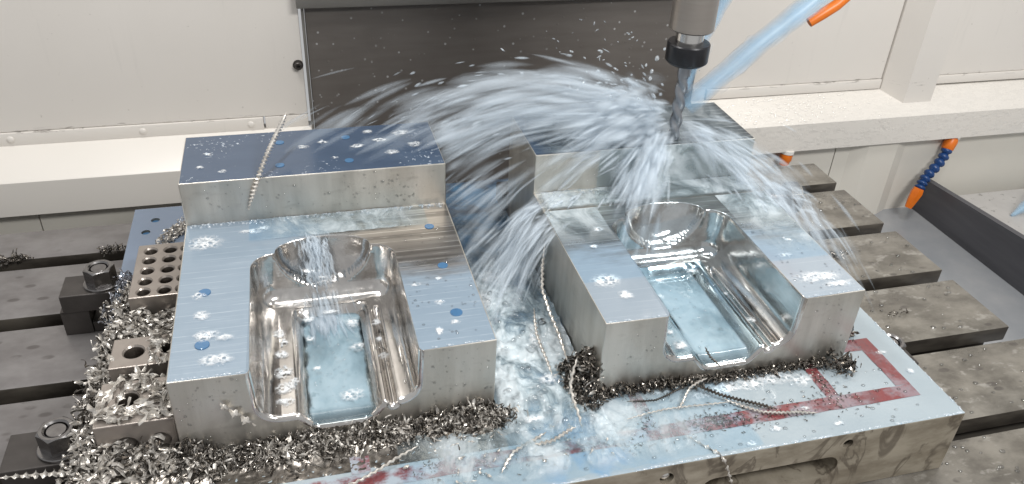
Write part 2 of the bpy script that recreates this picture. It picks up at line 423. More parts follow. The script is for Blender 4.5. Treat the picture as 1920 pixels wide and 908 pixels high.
# dark way cover with header bar
w = thing('way_cover', 'large dark grey sheet steel cover flecked with drops behind the blocks', 'machine cover', (450, YW, 50))
b = NB(); box(b, 141, 770, YW-6, YW+20, -420, 160, .8); obj('cover_sheet', b, 'cover', w)
b = NB(); box(b, 136, 140, YW-9, YW+20, -60, 160, .8); obj('edge_strip', b, 'header', w)
b = NB(); box(b, 130, 774, YW-20, YW+20, 163, 205, 1.5); obj('header_bar', b, 'header', w, angle=40)
b = NB(); box(b, 138, 770, YW-2, YW+20, 207, 900, 1); obj('upper_sheet', b, 'cover', w)
# the sloped ledge, left and right of the cover
def ledge(x0, x1, label):
    o = thing('sloped_ledge', label, 'ledge', ((x0+x1)/2, YF, -80))
    b = NB()
    pr = [(YW+18,-23.5),(YW-2,-23.5),(YF+3,-51),(YF,-54),(YF,-106),(YF+3,-107.5),(YF+30,-107.5),(YW+18,-107.5)]
    prism_x(b, pr, x0, x1); obj('sheet', b, 'wetcream', o, angle=25)
    return o
l1 = ledge(-900, 139, 'cream painted sloped ledge along the wall behind the left block')
l2 = ledge(772, 2300, 'cream painted sloped ledge along the wall on the right, wet and sparkling with splashes')
# lower wall under the ledge
w = thing('lower_wall_panel', 'shaded cream lower wall under the right ledge with shallow vertical folds', 'wall panel', (1200, 642, -200))
b = NB(); box(b, 772, 1062, 642, 660, -420, -107.5); obj('sheet', b, 'olive', w)
b = NB(); box(b, 1064, 2300, 642, 660, -420, -107.5); obj('sheet', b, 'olive', w)
b = NB(); prism_z(b, [(1092,643),(1122,628),(1185,628),(1216,643)], -420, -108); obj('rib', b, 'olive', w)
w = thing('lower_wall_panel', 'greenish cream lower wall strip under the left ledge behind the table', 'wall panel', (-300, 642, -150))
b = NB(); box(b, -900, -262, 642, 660, -420, -107.5); obj('sheet', b, 'olive', w)
b = NB(); box(b, -260, 139, 642, 660, -420, -107.5); obj('sheet', b, 'olive', w)

# chip tray floor and the dark guard plate on the right
b = NB(); box(b, -900, 2300, -900, 645, -300, -264); tag(obj('machine_floor', b, 'tray'), 'low wet grey tray floor of the machine beyond the end of the table', 'tray floor', kind='structure')
g = thing('guard_plate', 'dark grey upright steel plate running away on the far right', 'guard plate', (1300, 400, -264))
b = NB(); prism_x(b, [(640,-263.5),(640,-196),(637,-195),(-300,-132.5),(-302,-134),(-302,-263.5)], 1272, 1284); obj('plate', b, 'darkplate', g)
g2 = thing('side_cover', 'speckled pale grey flat cover behind the dark guard plate on the right edge', 'machine cover', (1500, 400, -240))
b = NB(); prism_z(b, [(1290,610),(2000,610),(2000,-300),(1290,-300)], -263.5, -228); obj('sheet', b, 'sidecover', g2)

# ------------------------------------------------------------------ milling table with T slots
TZ = -73.7
tb = thing('milling_table', 'wet brown grey cast iron machine table with T slots under the fixture plate', 'machine table', (300, 200, TZ))
b = NB(); box(b, -800, 915, -420, 520, -262, -112, 2); obj('table_body', b, 'slot', tb)
fronts = [450.7, 327.5, 206.0, 83.5, -40.5, -163, -286]
backs = [518] + [f-22 for f in fronts[:-1]]
for i, (f, k) in enumerate(zip(fronts, backs)):
    xr = 927 - (0, 2, -1, 1, -2, 1, 0)[i]
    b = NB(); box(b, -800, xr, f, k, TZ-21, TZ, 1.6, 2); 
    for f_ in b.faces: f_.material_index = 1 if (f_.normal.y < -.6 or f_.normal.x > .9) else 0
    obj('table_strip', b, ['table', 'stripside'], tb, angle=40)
    b = NB(); box(b, -800, xr-12, f+13, k-11, -113, TZ-20.5); obj('strip_web', b, 'slot', tb)

# ------------------------------------------------------------------ fixture plate
fp = thing('fixture_plate', 'thick steel fixture plate flooded with milky coolant and marked with red lines', 'fixture plate', (300, 160, TZ))
XL, XR, YB, YFR = -84, 686.5, 422, -91.2
b = NB(); box(b, XL, XR, YFR, YB, TZ, 0, 1.2, 2)
for f in b.faces:
    f.material_index = 1 if f.normal.z > .5 and f.calc_center_median().z > -1.5 else 0
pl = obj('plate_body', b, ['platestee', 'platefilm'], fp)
ct = NB()
def slot_shape(bm, x0, x1, z0, z1, y0, y1):
    r = (z1-z0)/2; pts = []
    for k in range(9):
        a = -math.pi/2+math.pi*k/8; pts.append((x1-r+r*math.cos(a), (z0+z1)/2+r*math.sin(a)))
    for k in range(9):
        a = math.pi/2+math.pi*k/8; pts.append((x0+r+r*math.cos(a), (z0+z1)/2+r*math.sin(a)))
    A = [bm.verts.new((x, y0, z)) for x, z in pts]; B = [bm.verts.new((x, y1, z)) for x, z in pts]; n = len(pts)
    for i in range(n): bm.faces.new((A[i], A[(i+1)%n], B[(i+1)%n], B[i]))
    bm.faces.new(A[::-1]); bm.faces.new(B)
slot_shape(ct, 425, 562, -52, -27, YFR-5, YFR+26)
for x, z, r in ((565.5,-13.3,5.2), (389.5,-15.7,6.5), (250,-16,6.0)):
    lathe(ct, (x, YFR-5, z), (x, YFR+30, z), [(0,r),(30,r)], 20)
for x, y in ((-58,392), (-66,366)):
    lathe(ct, (x, y, 5), (x, y, -30), [(0,5),(25,5)], 20)
cut(pl, ct)
for x, z, r in ((565.5,-13.3,5.2), (389.5,-15.7,6.5)):
    b = NB(); lathe(b, (x, YFR+4, z), (x, YFR+24, z), [(0,r-.4),(20,r-.6)], 20, cap0=False); obj('bolt_hole', b, 'bore', fp, angle=40)
b = NB(); lathe(b, (389.5, YFR+8, -15.7), (389.5, YFR-20, -15.7), [(0,5.6),(4,5.2),(6,3.5),(6.6,0.5)], 20); obj('set_screw', b, 'bright', fp, angle=40)
for x, y in ((-58,392), (-66,366)):
    b = NB(); lathe(b, (x, y, -8), (x, y, -3), [(0,4.9),(5,4.9)], 20); obj('coolant_plug', b, 'pool', fp)
def red_line(x0, x1, y0, y1, dz=.35):
    b = NB(); nx = max(2, int(abs(x1-x0)/14)+1); ny = max(2, int(abs(y1-y0)/14)+1)
    lx = x1-x0 > y1-y0
    def j(x, y): return Vector((x+(mnoise.noise((x*.06, y*.06, 1))*1.2 if not lx else 0), y+(mnoise.noise((x*.06, y*.06, 5))*1.2 if lx else 0), dz))
    vs = [[b.verts.new(j(x0+(x1-x0)*i/(nx-1), y0+(y1-y0)*k/(ny-1))) for k in range(ny)] for i in range(nx)]
    for i in range(nx-1):
        for k in range(ny-1): b.faces.new((vs[i][k], vs[i+1][k], vs[i+1][k+1], vs[i][k+1]))
    obj('painted_line', b, 'red', fp)
red_line(-58, 660, -62, -46)
red_line(644, 660, -45.5, 24)
red_line(-58, 262, 6, 24); red_line(352, 643.5, 8, 24)
red_line(-58, -46, -45.5, 5.5); red_line(131, 146, -45.5, 5.5); red_line(207, 221, -45.5, 5.5); red_line(386, 398, -45.5, 7.5); red_line(569, 582, -45.5, 7.5)

# ------------------------------------------------------------------ the two mould blocks
BW, BL, BD, H1, H2 = 260., 231.1, 104., 83.3, 130.2
XA, XB, YBK, LIP = 61., 195., 166., 4.2
SX, SR, SD = 128., 45., 23.      # scoop in the back wall
ZS, ZC = 30., 14.5               # shelf and channel floor
def channel(x, y):
    def ss(a, b, v):
        t = min(1, max(0, (v-a)/(b-a))); return t*t*(3-2*t)
    cx = ss(92, 110, x)*(1-ss(148, 166, x)); cyv = 1-ss(134, 150, y)
    gr = ss(167, 170.5, x)*(1-ss(173, 176, x))*(1-ss(120, 140, y))
    return ZS-(ZS-ZC)*cx*cyv-5.0*gr+3.0*ss(176, 181, x)*(1-ss(184, 190, x))*ss(6, 14, y)
def scoop(x, z):
    q = ((x-SX)/SR)**2+((z-(H1+1.5))/(SR-3))**2
    return SD*(1-q)**.42 if q < 1 else 0.
def make_block():
    mb = thing('mould_block', 'stepped steel mould block with polished pocket, milky blue coolant on top, on the left', 'steel block', (130, 167, 0), 'pair of stepped steel mould blocks')
    b = NB(); V = b.verts.new
    # outline of the pocket (inward offset direction n)
    R = 22.; out = []
    for i in range(24): out.append((XA, LIP+(YBK-R-LIP)*i/23., 1, 0))
    for k in range(1, 11):
        a = math.pi-math.pi/2*k/10; out.append((XA+R+R*math.cos(a), YBK-R+R*math.sin(a), -math.cos(a), -math.sin(a)))
    nb = 84
    for i in range(1, nb): out.append((XA+R+(XB-XA-2*R)*i/nb, YBK, 0, -1))
    for k in range(0, 11):
        a = math.pi/2-math.pi/2*k/10; out.append((XB-R+R*math.cos(a), YBK-R+R*math.sin(a), -math.cos(a), -math.sin(a)))
    for i in range(1, 24): out.append((XB, YBK-R-(YBK-R-LIP)*i/23., -1, 0))
    # profile (offset, z)
    FR = 17.
    prof = [(0, H1), (.35, H1-1.0), (.6, H1-3)]
    for i in range(1, 15): prof.append((.6+1.8*i/14, H1-3-(H1-3-ZS-FR)*i/14))
    for k in range(1, 11):
        a = math.pi/2*k/10; prof.append((2.4+FR*(1-math.cos(a)), ZS+FR*(1-math.sin(a))))
    rings = []
    for o, z in prof:
        ring = []
        for x, y, nx, ny in out:
            px, py = x+nx*o, y+ny*o
            if ny < -.5 and z > ZS+6: py += scoop(px, z)
            ring.append(V((px, py, z)))
        rings.append(ring)
    sm = []
    for i in range(len(rings)-1):
        for k in range(len(out)-1):
            f = b.faces.new((rings[i][k], rings[i][k+1], rings[i+1][k+1], rings[i+1][k])); f.material_index = 2; sm.append(f)
    # floor as a height field
    ox = prof[-1][0]; fx0, fx1, fy1 = XA+ox-2, XB-ox+2, YBK-ox+2
    xs = np.linspace(fx0, fx1, 110); ys = np.linspace(LIP, fy1, 50)
    g = [[V((x, y, channel(x, y)-.05)) for x in xs] for y in ys]
    for i in range(len(ys)-1):
        for k in range(len(xs)-1):
            f = b.faces.new((g[i][k], g[i][k+1], g[i+1][k+1], g[i+1][k])); f.material_index = 2; sm.append(f)
    # lip: profile line at the front, rounded over to the front face
    line = [(XA+o, z) for o, z in prof]
    line += [(x, channel(x, 0)) for x in np.linspace(XA+ox+1, XB-ox-1, 90)]
    line += [(XB-o, z) for o, z in prof[::-1]]
    L = len(line); nrm = []
    for i in range(L):
        p0 = line[max(0, i-1)]; p1 = line[min(L-1, i+1)]
        dx, dz = p1[0]-p0[0], p1[1]-p0[1]; l = math.hypot(dx, dz) or 1
        nrm.append((dz/l, -dx/l))           # points into the steel
    strips = []
    for k in range(5):
        a = math.pi/2*k/4; strips.append([V((x+n[0]*LIP*(1-math.cos(a)), LIP*(1-math.sin(a)), min(H1, z+n[1]*LIP*(1-math.cos(a))))) for (x, z), n in zip(line, nrm)])
    for i in range(4):
        for k in range(L-1):
            f = b.faces.new((strips[i][k], strips[i][k+1], strips[i+1][k+1], strips[i+1][k])); f.material_index = 2; sm.append(f)
    front_line = strips[-1]
    mx = -1e9
    for v in front_line:
        v.co.x = mx = max(mx+.01, v.co.x)
    foot_line = [V((v.co.x, 0, 0)) for v in front_line]
    # outer shell
    P = {}
    for nme, co in dict(a=(0,0,0), b=(BW,0,0), c=(BW,BL+BD,0), d=(0,BL+BD,0), e=(0,0,H1), f=(BW,0,H1), g=(0,BL,H1), h=(BW,BL,H1),
                        i=(0,BL,H2), j=(BW,BL,H2), k=(0,BL+BD,H2), l=(BW,BL+BD,H2)).items(): P[nme] = V(co)
    fl0, fl1 = front_line[0], front_line[-1]
    top = [P['e'], fl0] + [s[0] for s in strips[::-1][1:]] + rings[0] + [s[-1] for s in strips[:-1]] + [fl1, P['f'], P['h'], P['g']]
    ft = b.faces.new(top); ft.material_index = 1
    for k in range(L-1): b.faces.new((front_line[k], foot_line[k], foot_line[k+1], front_line[k+1]))
    b.faces.new([P['a'], foot_line[0], front_line[0], P['e']]); b.faces.new([foot_line[-1], P['b'], P['f'], front_line[-1]])
    b.faces.new([P['g'], P['h'], P['j'], P['i']])
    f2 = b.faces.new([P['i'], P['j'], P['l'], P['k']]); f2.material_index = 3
    b.faces.new([P['a'], P['e'], P['g'], P['i'], P['k'], P['d']])
    b.faces.new([P['b'], P['c'], P['l'], P['j'], P['h'], P['f']])
    b.faces.new([P['d'], P['k'], P['l'], P['c']])
    b.faces.new([P['a'], P['d'], P['c'], P['b']])
    for f in sm: f.smooth = True
    b.edges.ensure_lookup_table()
    def E(p, q): return b.edges.get((P[p], P[q]))
    es = [E(*x) for x in ('ij','ik','jl','kl','gi','hj','ae','bf','eg','fh','gh')]
    es = [e for e in es if e]
    es += [e for e in (b.edges.get((P['e'], fl0)), b.edges.get((P['f'], fl1))) if e]
    bmesh.ops.bevel(b, geom=[e for e in es if e != E('g','h')], offset=.9, segments=2, affect='EDGES', profile=.5)
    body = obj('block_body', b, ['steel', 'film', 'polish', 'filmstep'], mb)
    def disc(x, y, z, r):
        q = NB(); lathe(q, (x, y, z-1), (x, y, z+5), [(0,r),(1.45,r),(1.6,r-.5)], 28); return q
    for x, y, r in ((23,114,5.2), (24.5,41,5.8), (235,187,4.8), (235.5,116,4.8), (234,43,5.4)):
        obj('dowel_hole', disc(x, y, H1, r), 'pool', mb)
    for x, y, r in ((96,307,4.6), (165,309,4.6), (95,255,4.6), (164,254,4.6)):
        obj('dowel_hole', disc(x, y, H2, r), 'pool', mb)
    return mb
BX2, BY2 = 357.5, 1.8
blk1 = make_block()
blk2 = dup(blk1, (BX2, BY2, 0), 'stepped steel mould block being milled, half hidden by coolant spray, on the right', 'pair of stepped steel mould blocks')

for ch in [c for c in blk2.children if c.name.startswith('dowel_hole')]: bpy.data.objects.remove(ch)

# ------------------------------------------------------------------ stop blocks on the left
def stop_block(label, x0, x1, y0, y1, h, holes, hx, r):
    o = thing('drilled_block', label, 'steel block', ((x0+x1)/2, (y0+y1)/2, 0))
    b = NB(); box(b, x0, x1, y0, y1, .4, h, .9, 2); body = obj('block_body', b, 'ground', o)
    c = NB()
    for x, y in holes: lathe(c, (x, y, h+3), (x, y, 0), [(0,r+1.3),(3.2,r+1.2),(4.6,r),(h-4,r)], 22)
    cut(body, c)
    if hx:
        c = NB()
        for x, z in hx: lathe(c, (x, y0-3, z), (x, y0+30, z), [(0,r),(3+4,r)], 22)
        cut(body, c)
    for x, y in holes:
        b = NB(); lathe(b, (x, y, h-2), (x, y, 0), [(0,r-.25)]+[(k*1.0+.5*(k%2), r-.25-(.7 if k%2 else 0)) for k in range(1, int(h-9))], 20, cap0=False)
        obj('threaded_hole', b, 'bore', o)
stop_block('steel block drilled with rows of threaded holes against the left block', -56, -1.5, 179, 273, 40,
           [(x, y) for x in (-43, -24, -7.5) for y in (188, 205.5, 224, 242.5, 260)], [(-40,16), (-14,16)], 5.9)
stop_block('drilled steel block with one big clear hole standing behind the chip covered one', -60, -1.5, 78, 118, 40, [(-41.5,98), (-12,100)], [], 8.4)
stop_block('drilled steel block half buried in bright twisted chips near the plate corner', -62, -1.5, 8, 60, 40, [(-39.5,38)], [(-40,18), (-15,18)], 8.4)
o = thing('dark_stop_block', 'small dark block standing in the gap behind the right block', 'steel block', (372, 362, 0))
b = NB(); box(b, 352, 388, 340, 372, .4, 24, 1); obj('block_body', b, 'black', o)

# ------------------------------------------------------------------ strap clamps with hex nuts
def hexnut(bm, x, y, z0, z1, af, hole, rot=.3):
    r = af/math.sqrt(3); ch = (z1-z0)*.12; n = 6
    # hexagon prism with chamfered top, ring face to the hole, recessed stud seen separately
    pts = [(x+r*math.cos(rot+math.pi/3*k), y+r*math.sin(rot+math.pi/3*k)) for k in range(n)]
    sub = []
    for k in range(n):
        p, q = pts[k], pts[(k+1)%n]
        for i in range(6): sub.append((p[0]+(q[0]-p[0])*i/6, p[1]+(q[1]-p[1])*i/6))
    N = len(sub)
    def ring(z, f=None, rad=None, drop=False):
        vs = []
        for px, py in sub:
            d = math.hypot(px-x, py-y); u = ((px-x)/d, (py-y)/d)
            rr = rad if rad else d
            zz = z - (max(0, d-af/2)*.55 if drop else 0)
            vs.append(bm.verts.new((x+u[0]*rr, y+u[1]*rr, zz)))
        return vs
    rs = [ring(z0), ring(z1-.4, drop=True), ring(z1, rad=af/2*.96), ring(z1, rad=hole+1.6), ring(z1-1.4, rad=hole), ring(z0+2, rad=hole)]
    for i in range(len(rs)-1):
        for k in range(N): bm.faces.new((rs[i][k], rs[i][(k+1)%N], rs[i+1][(k+1)%N], rs[i+1][k]))
def clamp(label, x0, x1, y0, y1, nx, ny, ztop=-20):
    o = thing('strap_clamp', label, 'clamp', ((x0+x1)/2, (y0+y1)/2, TZ), 'strap clamps holding the fixture plate')
    b = NB(); box(b, x0, x1, y0, y1, ztop-22, ztop, 1.0)
    s = obj('strap', b, 'black', o)
    c = NB(); box(c, min(nx+14, x1-3), x1+6, y0-4, y1+4, ztop-30, ztop-13); cut(s, c)
    b = NB(); prism_z(b, [(x0-4,y0+3),(x0+24,y0+3),(x0+24,y1-3),(x0-4,y1-3)], TZ+.3, ztop-22.4)
    obj('heel_block', b, 'black', o)
    b = NB(); box(b, x0+24.5, x0+36, y0+4, y1-4, TZ+.3, ztop-40, .8); obj('heel_step', b, 'black', o)
    b = NB(); lathe(b, (nx, ny, ztop+.2), (nx, ny, ztop+9), [(0,19),(2.4,19),(3,18.3)], 32); obj('washer', b, 'nut', o, angle=40)
    b = NB(); hexnut(b, nx, ny, ztop+3.3, ztop+22, 27.5, 9.2); obj('hex_nut', b, 'nut', o, angle=28)
    b = NB(); lathe(b, (nx, ny, TZ+2), (nx, ny, 40), [(0,8.6),(ztop+19-TZ-2,8.6),(ztop+20.2-TZ-2,7.6)], 26); obj('stud', b, 'nut', o, angle=40)
    return o
clamp('black strap clamp with a steel hex nut beside the drilled block with many holes', -148, -86.5, 281, 320, -107, 300)
clamp('black strap clamp with a steel hex nut at the lower left corner of the photo', -150, -86.5, 36, 80, -105, 56)
clamp('dripping dark strap clamp at the right edge of the fixture plate behind the right block', 689, 742, 24, 58, 712, 42, -48)
# knurled clamp knob at the back right
o = thing('knurled_knob', 'round knurled steel clamp knob at the rear right edge of the plate', 'clamp knob', (725, 320, TZ))
b = NB(); lathe(b, (741, 321, -9), (775, 316, -9), [(0,13),(.5,18),(2,20.4),(17,20.4),(18.5,19)], 48); obj('knob', b, 'knobsteel', o, angle=35)
for i in range(40):
    a_ = 2*math.pi*i/40; b = NB(); d_ = Vector((34,-5,0)).normalized(); u_ = Vector((0,0,1)); w_ = d_.cross(u_)
    c0 = Vector((741,321,-9))+d_*3+(u_*math.cos(a_)+w_*math.sin(a_))*20.5
    lathe(b, c0, c0+d_*13, [(0,.35),(1,.75),(12,.75),(13,.35)], 5); obj('knurl_ridge', b, 'black', o)
b = NB(); lathe(b, (690, 328, -9), (741, 321, -9), [(0,6),(50.8,6)], 18); obj('screw', b, 'nut', o, angle=40)
b = NB(); box(b, 688, 704, 285, 350, TZ+.4, -2, 1); obj('clamp_bar', b, 'platestee', o)

# ------------------------------------------------------------------ spindle tool
TX, TY = 521.4, 246.
th = thing('tool_holder', 'grey spindle tool holder with black collet nut and fluted end mill cutting the right block', 'milling tool', (TX, TY, 131))
b = NB(); lathe(b, (TX, TY, 256), (TX, TY, 600), [(0,15.5),(0.2,21.5),(1.8,23.2),(180,23.2),(330,26)], 48); obj('holder_body', b, 'holder', th, angle=35)
b = NB(); lathe(b, (TX, TY, 345), (TX, TY, 600), [(0,40),(4,58),(70,62),(75,88),(150,90)], 48); box(b, TX-150, TX+150, TY-40, TY+420, 560, 900, 6); obj('unseen_spindle_head', b, 'cream', th, angle=35)  # unseen head above the holder, added for its shade and reflections
b = NB(); lathe(b, (TX, TY, 240), (TX, TY, 400), [(0,14.6),(16.5,14.6)], 40); obj('neck', b, 'bright', th, angle=35)
b = NB(); lathe(b, (TX, TY, 219.5), (TX, TY, 400), [(0,9),(0.1,18.5),(3.2,22.2),(4,22.6),(22,22.6),(23.3,21.6),(23.4,17)], 48); obj('collet_nut', b, 'collet', th, angle=35)
b = NB()
rings = []
for i in range(41):
    z = 131+91*i/40.; ring = []
    for k in range(28):
        a = 2*math.pi*k/28; ph = a+2*math.pi*min(z-131, 74)/38.
        fl = (.5+.5*math.cos(2*ph))
        r = 7.0*(.62+.38*fl**.6) if z < 205 else 7.0
        ring.append(b.verts.new((TX+r*math.cos(a), TY+r*math.sin(a), z)))
    rings.append(ring)
for i in range(40):
    for k in range(28): b.faces.new((rings[i][k], rings[i][(k+1)%28], rings[i+1][(k+1)%28], rings[i+1][k]))
b.faces.new(rings[0][::-1]); b.faces.new(rings[-1])
obj('end_mill', b, 'carbide', th, smooth=True, angle=50)

# ------------------------------------------------------------------ coolant hoses, nozzles and jets
def tube_path(bm, pts, rads, seg=20, cap=True):
    pts = [Vector(p) for p in pts]; rings = []
    for i, p in enumerate(pts):
        d = (pts[min(i+1, len(pts)-1)]-pts[max(i-1, 0)]).normalized()
        u = d.cross(Vector((.13,.99,.05))).normalized(); w = d.cross(u)
        rings.append([bm.verts.new(p+(u*math.cos(2*math.pi*k/seg)+w*math.sin(2*math.pi*k/seg))*rads[i]) for k in range(seg)])
    for i in range(len(rings)-1):
        for k in range(seg): bm.faces.new((rings[i][k], rings[i][(k+1)%seg], rings[i+1][(k+1)%seg], rings[i+1][k]))
    if cap: bm.faces.new(rings[0][::-1]); bm.faces.new(rings[-1])
hz = thing('coolant_hose', 'segmented dark blue coolant hose with orange ends hanging under the right ledge', 'coolant hose', (1300, 622, -107))
P0 = Vector((1306, 634, -108)); path = [Vector((1303,630,-112)), Vector((1290,622,-128)), Vector((1272,614,-150)), Vector((1253,606,-172)), Vector((1240,601,-196)), Vector((1230,597,-214))]
b = NB(); lathe(b, P0+Vector((2,0,1)), path[0], [(0,13),(6,13),(8,11)], 24); obj('white_fitting', b, 'white', hz, angle=40)
b = NB(); tube_path(b, [P0+Vector((0,-2,-5)), P0+Vector((-3,-4,-10)), P0+Vector((-9,-7,-22)), P0+Vector((-11,-8,-26))], [11,12,11.5,8]); obj('orange_connector', b, 'orange', hz, angle=40)
segs = []
a0 = P0+Vector((-9,-8,-22)); a1 = Vector((1236,600,-200)); nseg = 8
for i in range(nseg):
    t0 = i/nseg; t1 = (i+1)/nseg
    def pt(t): return a0.lerp(a1, t)+Vector((math.sin(t*7)*4, 0, -math.sin(t*math.pi)*5))
    p, q = pt(t0), pt(t1); b = NB(); d = (q-p).length
    lathe(b, p, q, [(-1,6.2),(d*.15,9.3),(d*.4,10.4),(d*.65,9.2),(d*.8,6.4),(d*1.05,6.0)], 20); obj('hose_segment', b, 'blue', hz, smooth=True)
b = NB(); tube_path(b, [a1+Vector((2,0,4)), a1+Vector((-1,-1,-4)), a1+Vector((-8,-3,-22)), a1+Vector((-13,-5,-34))], [9.5,11.5,9,6.5], 6); obj('orange_nozzle', b, 'orange', hz, angle=40)
o = thing('coolant_fitting', 'short orange coolant fitting with white collar under the ledge beside the right block', 'coolant fitting', (950, 625, -107))
b = NB(); lathe(b, (952,628,-106), (951,627,-120), [(0,12),(6,12),(7.5,10)], 22); obj('white_fitting', b, 'white', o, angle=40)
b = NB(); lathe(b, (951,627,-114), (948,624,-135), [(0,11),(10,11),(13,9),(20,8)], 22); obj('orange_nozzle', b, 'orange', o, angle=40)
# upper nozzle
o = thing('coolant_nozzle', 'orange curved coolant nozzle poking in at the top edge right of the spindle', 'coolant nozzle', (720, 300, 260))
b = NB(); tube_path(b, [(790,312,305),(752,305,275),(729,301,258),(712,299,249),(698,300,239)], [5.2,6.0,6.6,6.6,5.6], 18)
obj('nozzle', b, 'orange', o, angle=50)
jm = []
def jet(label, pts, rads):
    b = NB()
    n = len(pts); P = []; Rr = []
    for i in range(n-1):
        for k in range(6):
            t = k/6; P.append(Vector(pts[i]).lerp(Vector(pts[i+1]), t)); Rr.append((rads[i]*(1-t)+rads[i+1]*t)*(1+.06*math.sin(i*9+k*1.7)))
    P.append(Vector(pts[-1])); Rr.append(rads[-1])
    for q in (1.0, .86, .7, .52, .34): tube_path(b, P, [r*q for r in Rr], 18)
    tag(obj('coolant_jet', b, 'jet', smooth=True, origin=pts[-1]), label, 'coolant jet')
jet('broad pale blue coolant jet slanting from the upper right onto the end mill', [(760,275,345),(690,262,292),(610,252,236),(531,247,170)], [13.5,13,12.5,12])
jet('narrow pale blue coolant jet passing just right of the tool holder', [(592,275,330),(566,272,275),(548,268,235),(532,256,185)], [9,8.5,7.5,5])
def jet_strands(a, c, r, n):
    a, c = Vector(a), Vector(c); d = c-a; u = d.orthogonal().normalized(); w = d.normalized().cross(u)
    for _ in range(n):
        t0 = rnd.uniform(-.02, .9); l = rnd.uniform(.06, .2); an = rnd.uniform(0, 6.28); rr = r*rnd.uniform(.3, 1.25); o_ = (u*math.cos(an)+w*math.sin(an))*rr
        filament([a+d*(t0+l*i/4)+o_ for i in range(5)], rnd.uniform(1, 3.5), rnd.uniform(.05, .16))
JETS = (((690,262,292),(531,247,170),11,46), ((566,272,275),(532,256,185),6,16))
jet('faint pale blue coolant jet crossing the far right edge of the photo', [(1620,560,-120),(1500,540,-175),(1425,527,-212),(1392,521,-227)], [24,20,12,3])

# ------------------------------------------------------------------ coolant pools inside the pockets and on the plate
def sheet(name, mat, label, cat, f, x0, x1, y0, y1, nx, ny, dens=None, kind='stuff'):
    xs = np.linspace(x0, x1, nx); ys = np.linspace(y0, y1, ny)
    vs = [(x, y, f(x, y)) for y in ys for x in xs]
    fs = [(j*nx+i, j*nx+i+1, (j+1)*nx+i+1, (j+1)*nx+i) for j in range(ny-1) for i in range(nx-1)]
    org = Vector(((x0+x1)/2, (y0+y1)/2, vs[0][2]))
    me = bpy.data.meshes.new(name); me.from_pydata([tuple((Vector(v)-org)*S) for v in vs], [], fs); me.materials.append(M[mat])
    me.polygons.foreach_set('use_smooth', [True]*len(me.polygons))
    if dens:
        at = me.attributes.new('opacity_map', 'FLOAT', 'POINT'); at.data.foreach_set('value', [float(dens(v[0], v[1])) for v in vs])
    o = link_mesh(name, me, None, tuple(org)); tag(o, label, cat, kind=kind); return o
def fb(x, y, s, z=0., o=4): return mnoise.fractal((x*s, y*s, z), 1.0, 2.0, o)
def smooth(a, b, v):
    t = min(1, max(0, (v-a)/(b-a))); return t*t*(3-2*t)
sheet('coolant_pool', 'milky', 'milky blue coolant standing in the deep channel of the left pocket', 'coolant',
      lambda x, y: 21.5+.5*fb(x, y, .05)-5*smooth(12, 1, y), 90, 168, 1, 149, 60, 70,
      lambda x, y: smooth(.3, 4.5, 21.5-channel(x, y)+3.2*fb(x, y, .07, 3))*(.25+.75*smooth(2, 16, y)))
sheet('coolant_pool', 'milky', 'milky blue coolant covering the left shelf and channel of the right pocket', 'coolant',
      lambda x, y: max(22.0+.5*fb(x, y, .05)-5*smooth(12, 1, y-BY2), channel(x-BX2, y-BY2)+.5), BX2+76, BX2+170, 3, 149, 70, 70,
      lambda x, y: max(smooth(.2, 5, 22.0-channel(x-BX2, y-BY2)), .85*smooth(.05, .55, fb(x, y, .022, 8)+.45-(x-BX2-92)/70.))*(.25+.75*smooth(2, 18, y)))
# turbulent foamy water on the plate between and before the blocks
sheet('foaming_coolant', 'splash', 'white foaming coolant churning over the plate in the gap between the blocks', 'foaming water',
      lambda x, y: 3.0+7.5*abs(fb(x, y, .028, 3, 5))+3*fb(x, y, .09, 7), 262, 356, -60, 330, 80, 240,
      lambda x, y: smooth(262, 275, x)*(.5+.7*smooth(-60, 30, y))*(.25+.95*smooth(260, 150, y)))
sheet('splashing_coolant', 'splash', 'thin splashing coolant spreading over the front of the plate', 'splashing water',
      lambda x, y: 1.6+3.0*abs(fb(x, y, .045, 9, 5)), 170, 480, -88, -2, 200, 70,
      lambda x, y: .62*smooth(170, 230, x)*smooth(480, 360, x)*smooth(-88, -70, y)*smooth(-1, -12, y)+.1)
sheet('splashing_coolant', 'splash', 'sheet of coolant washing over the top of the right block from the cutter', 'splashing water',
      lambda x, y: H1+1.2+1.4*abs(fb(x, y, .05, 2, 4)), BX2+2, BX2+BW-2, BY2+192, BY2+BL-1, 140, 30,
      lambda x, y: 1.0*smooth(BX2+2, BX2+12, x)*smooth(BY2+192, BY2+200, y))
sheet('splashing_coolant', 'splash', 'white run of coolant washing over the left block behind its pocket', 'splashing water',
      lambda x, y: H1+.9+1.0*abs(fb(x, y, .05, 4, 4)), 60, 235, 191, BL-1, 110, 30,
      lambda x, y: .9*smooth(60, 100, x)*smooth(235, 190, x))

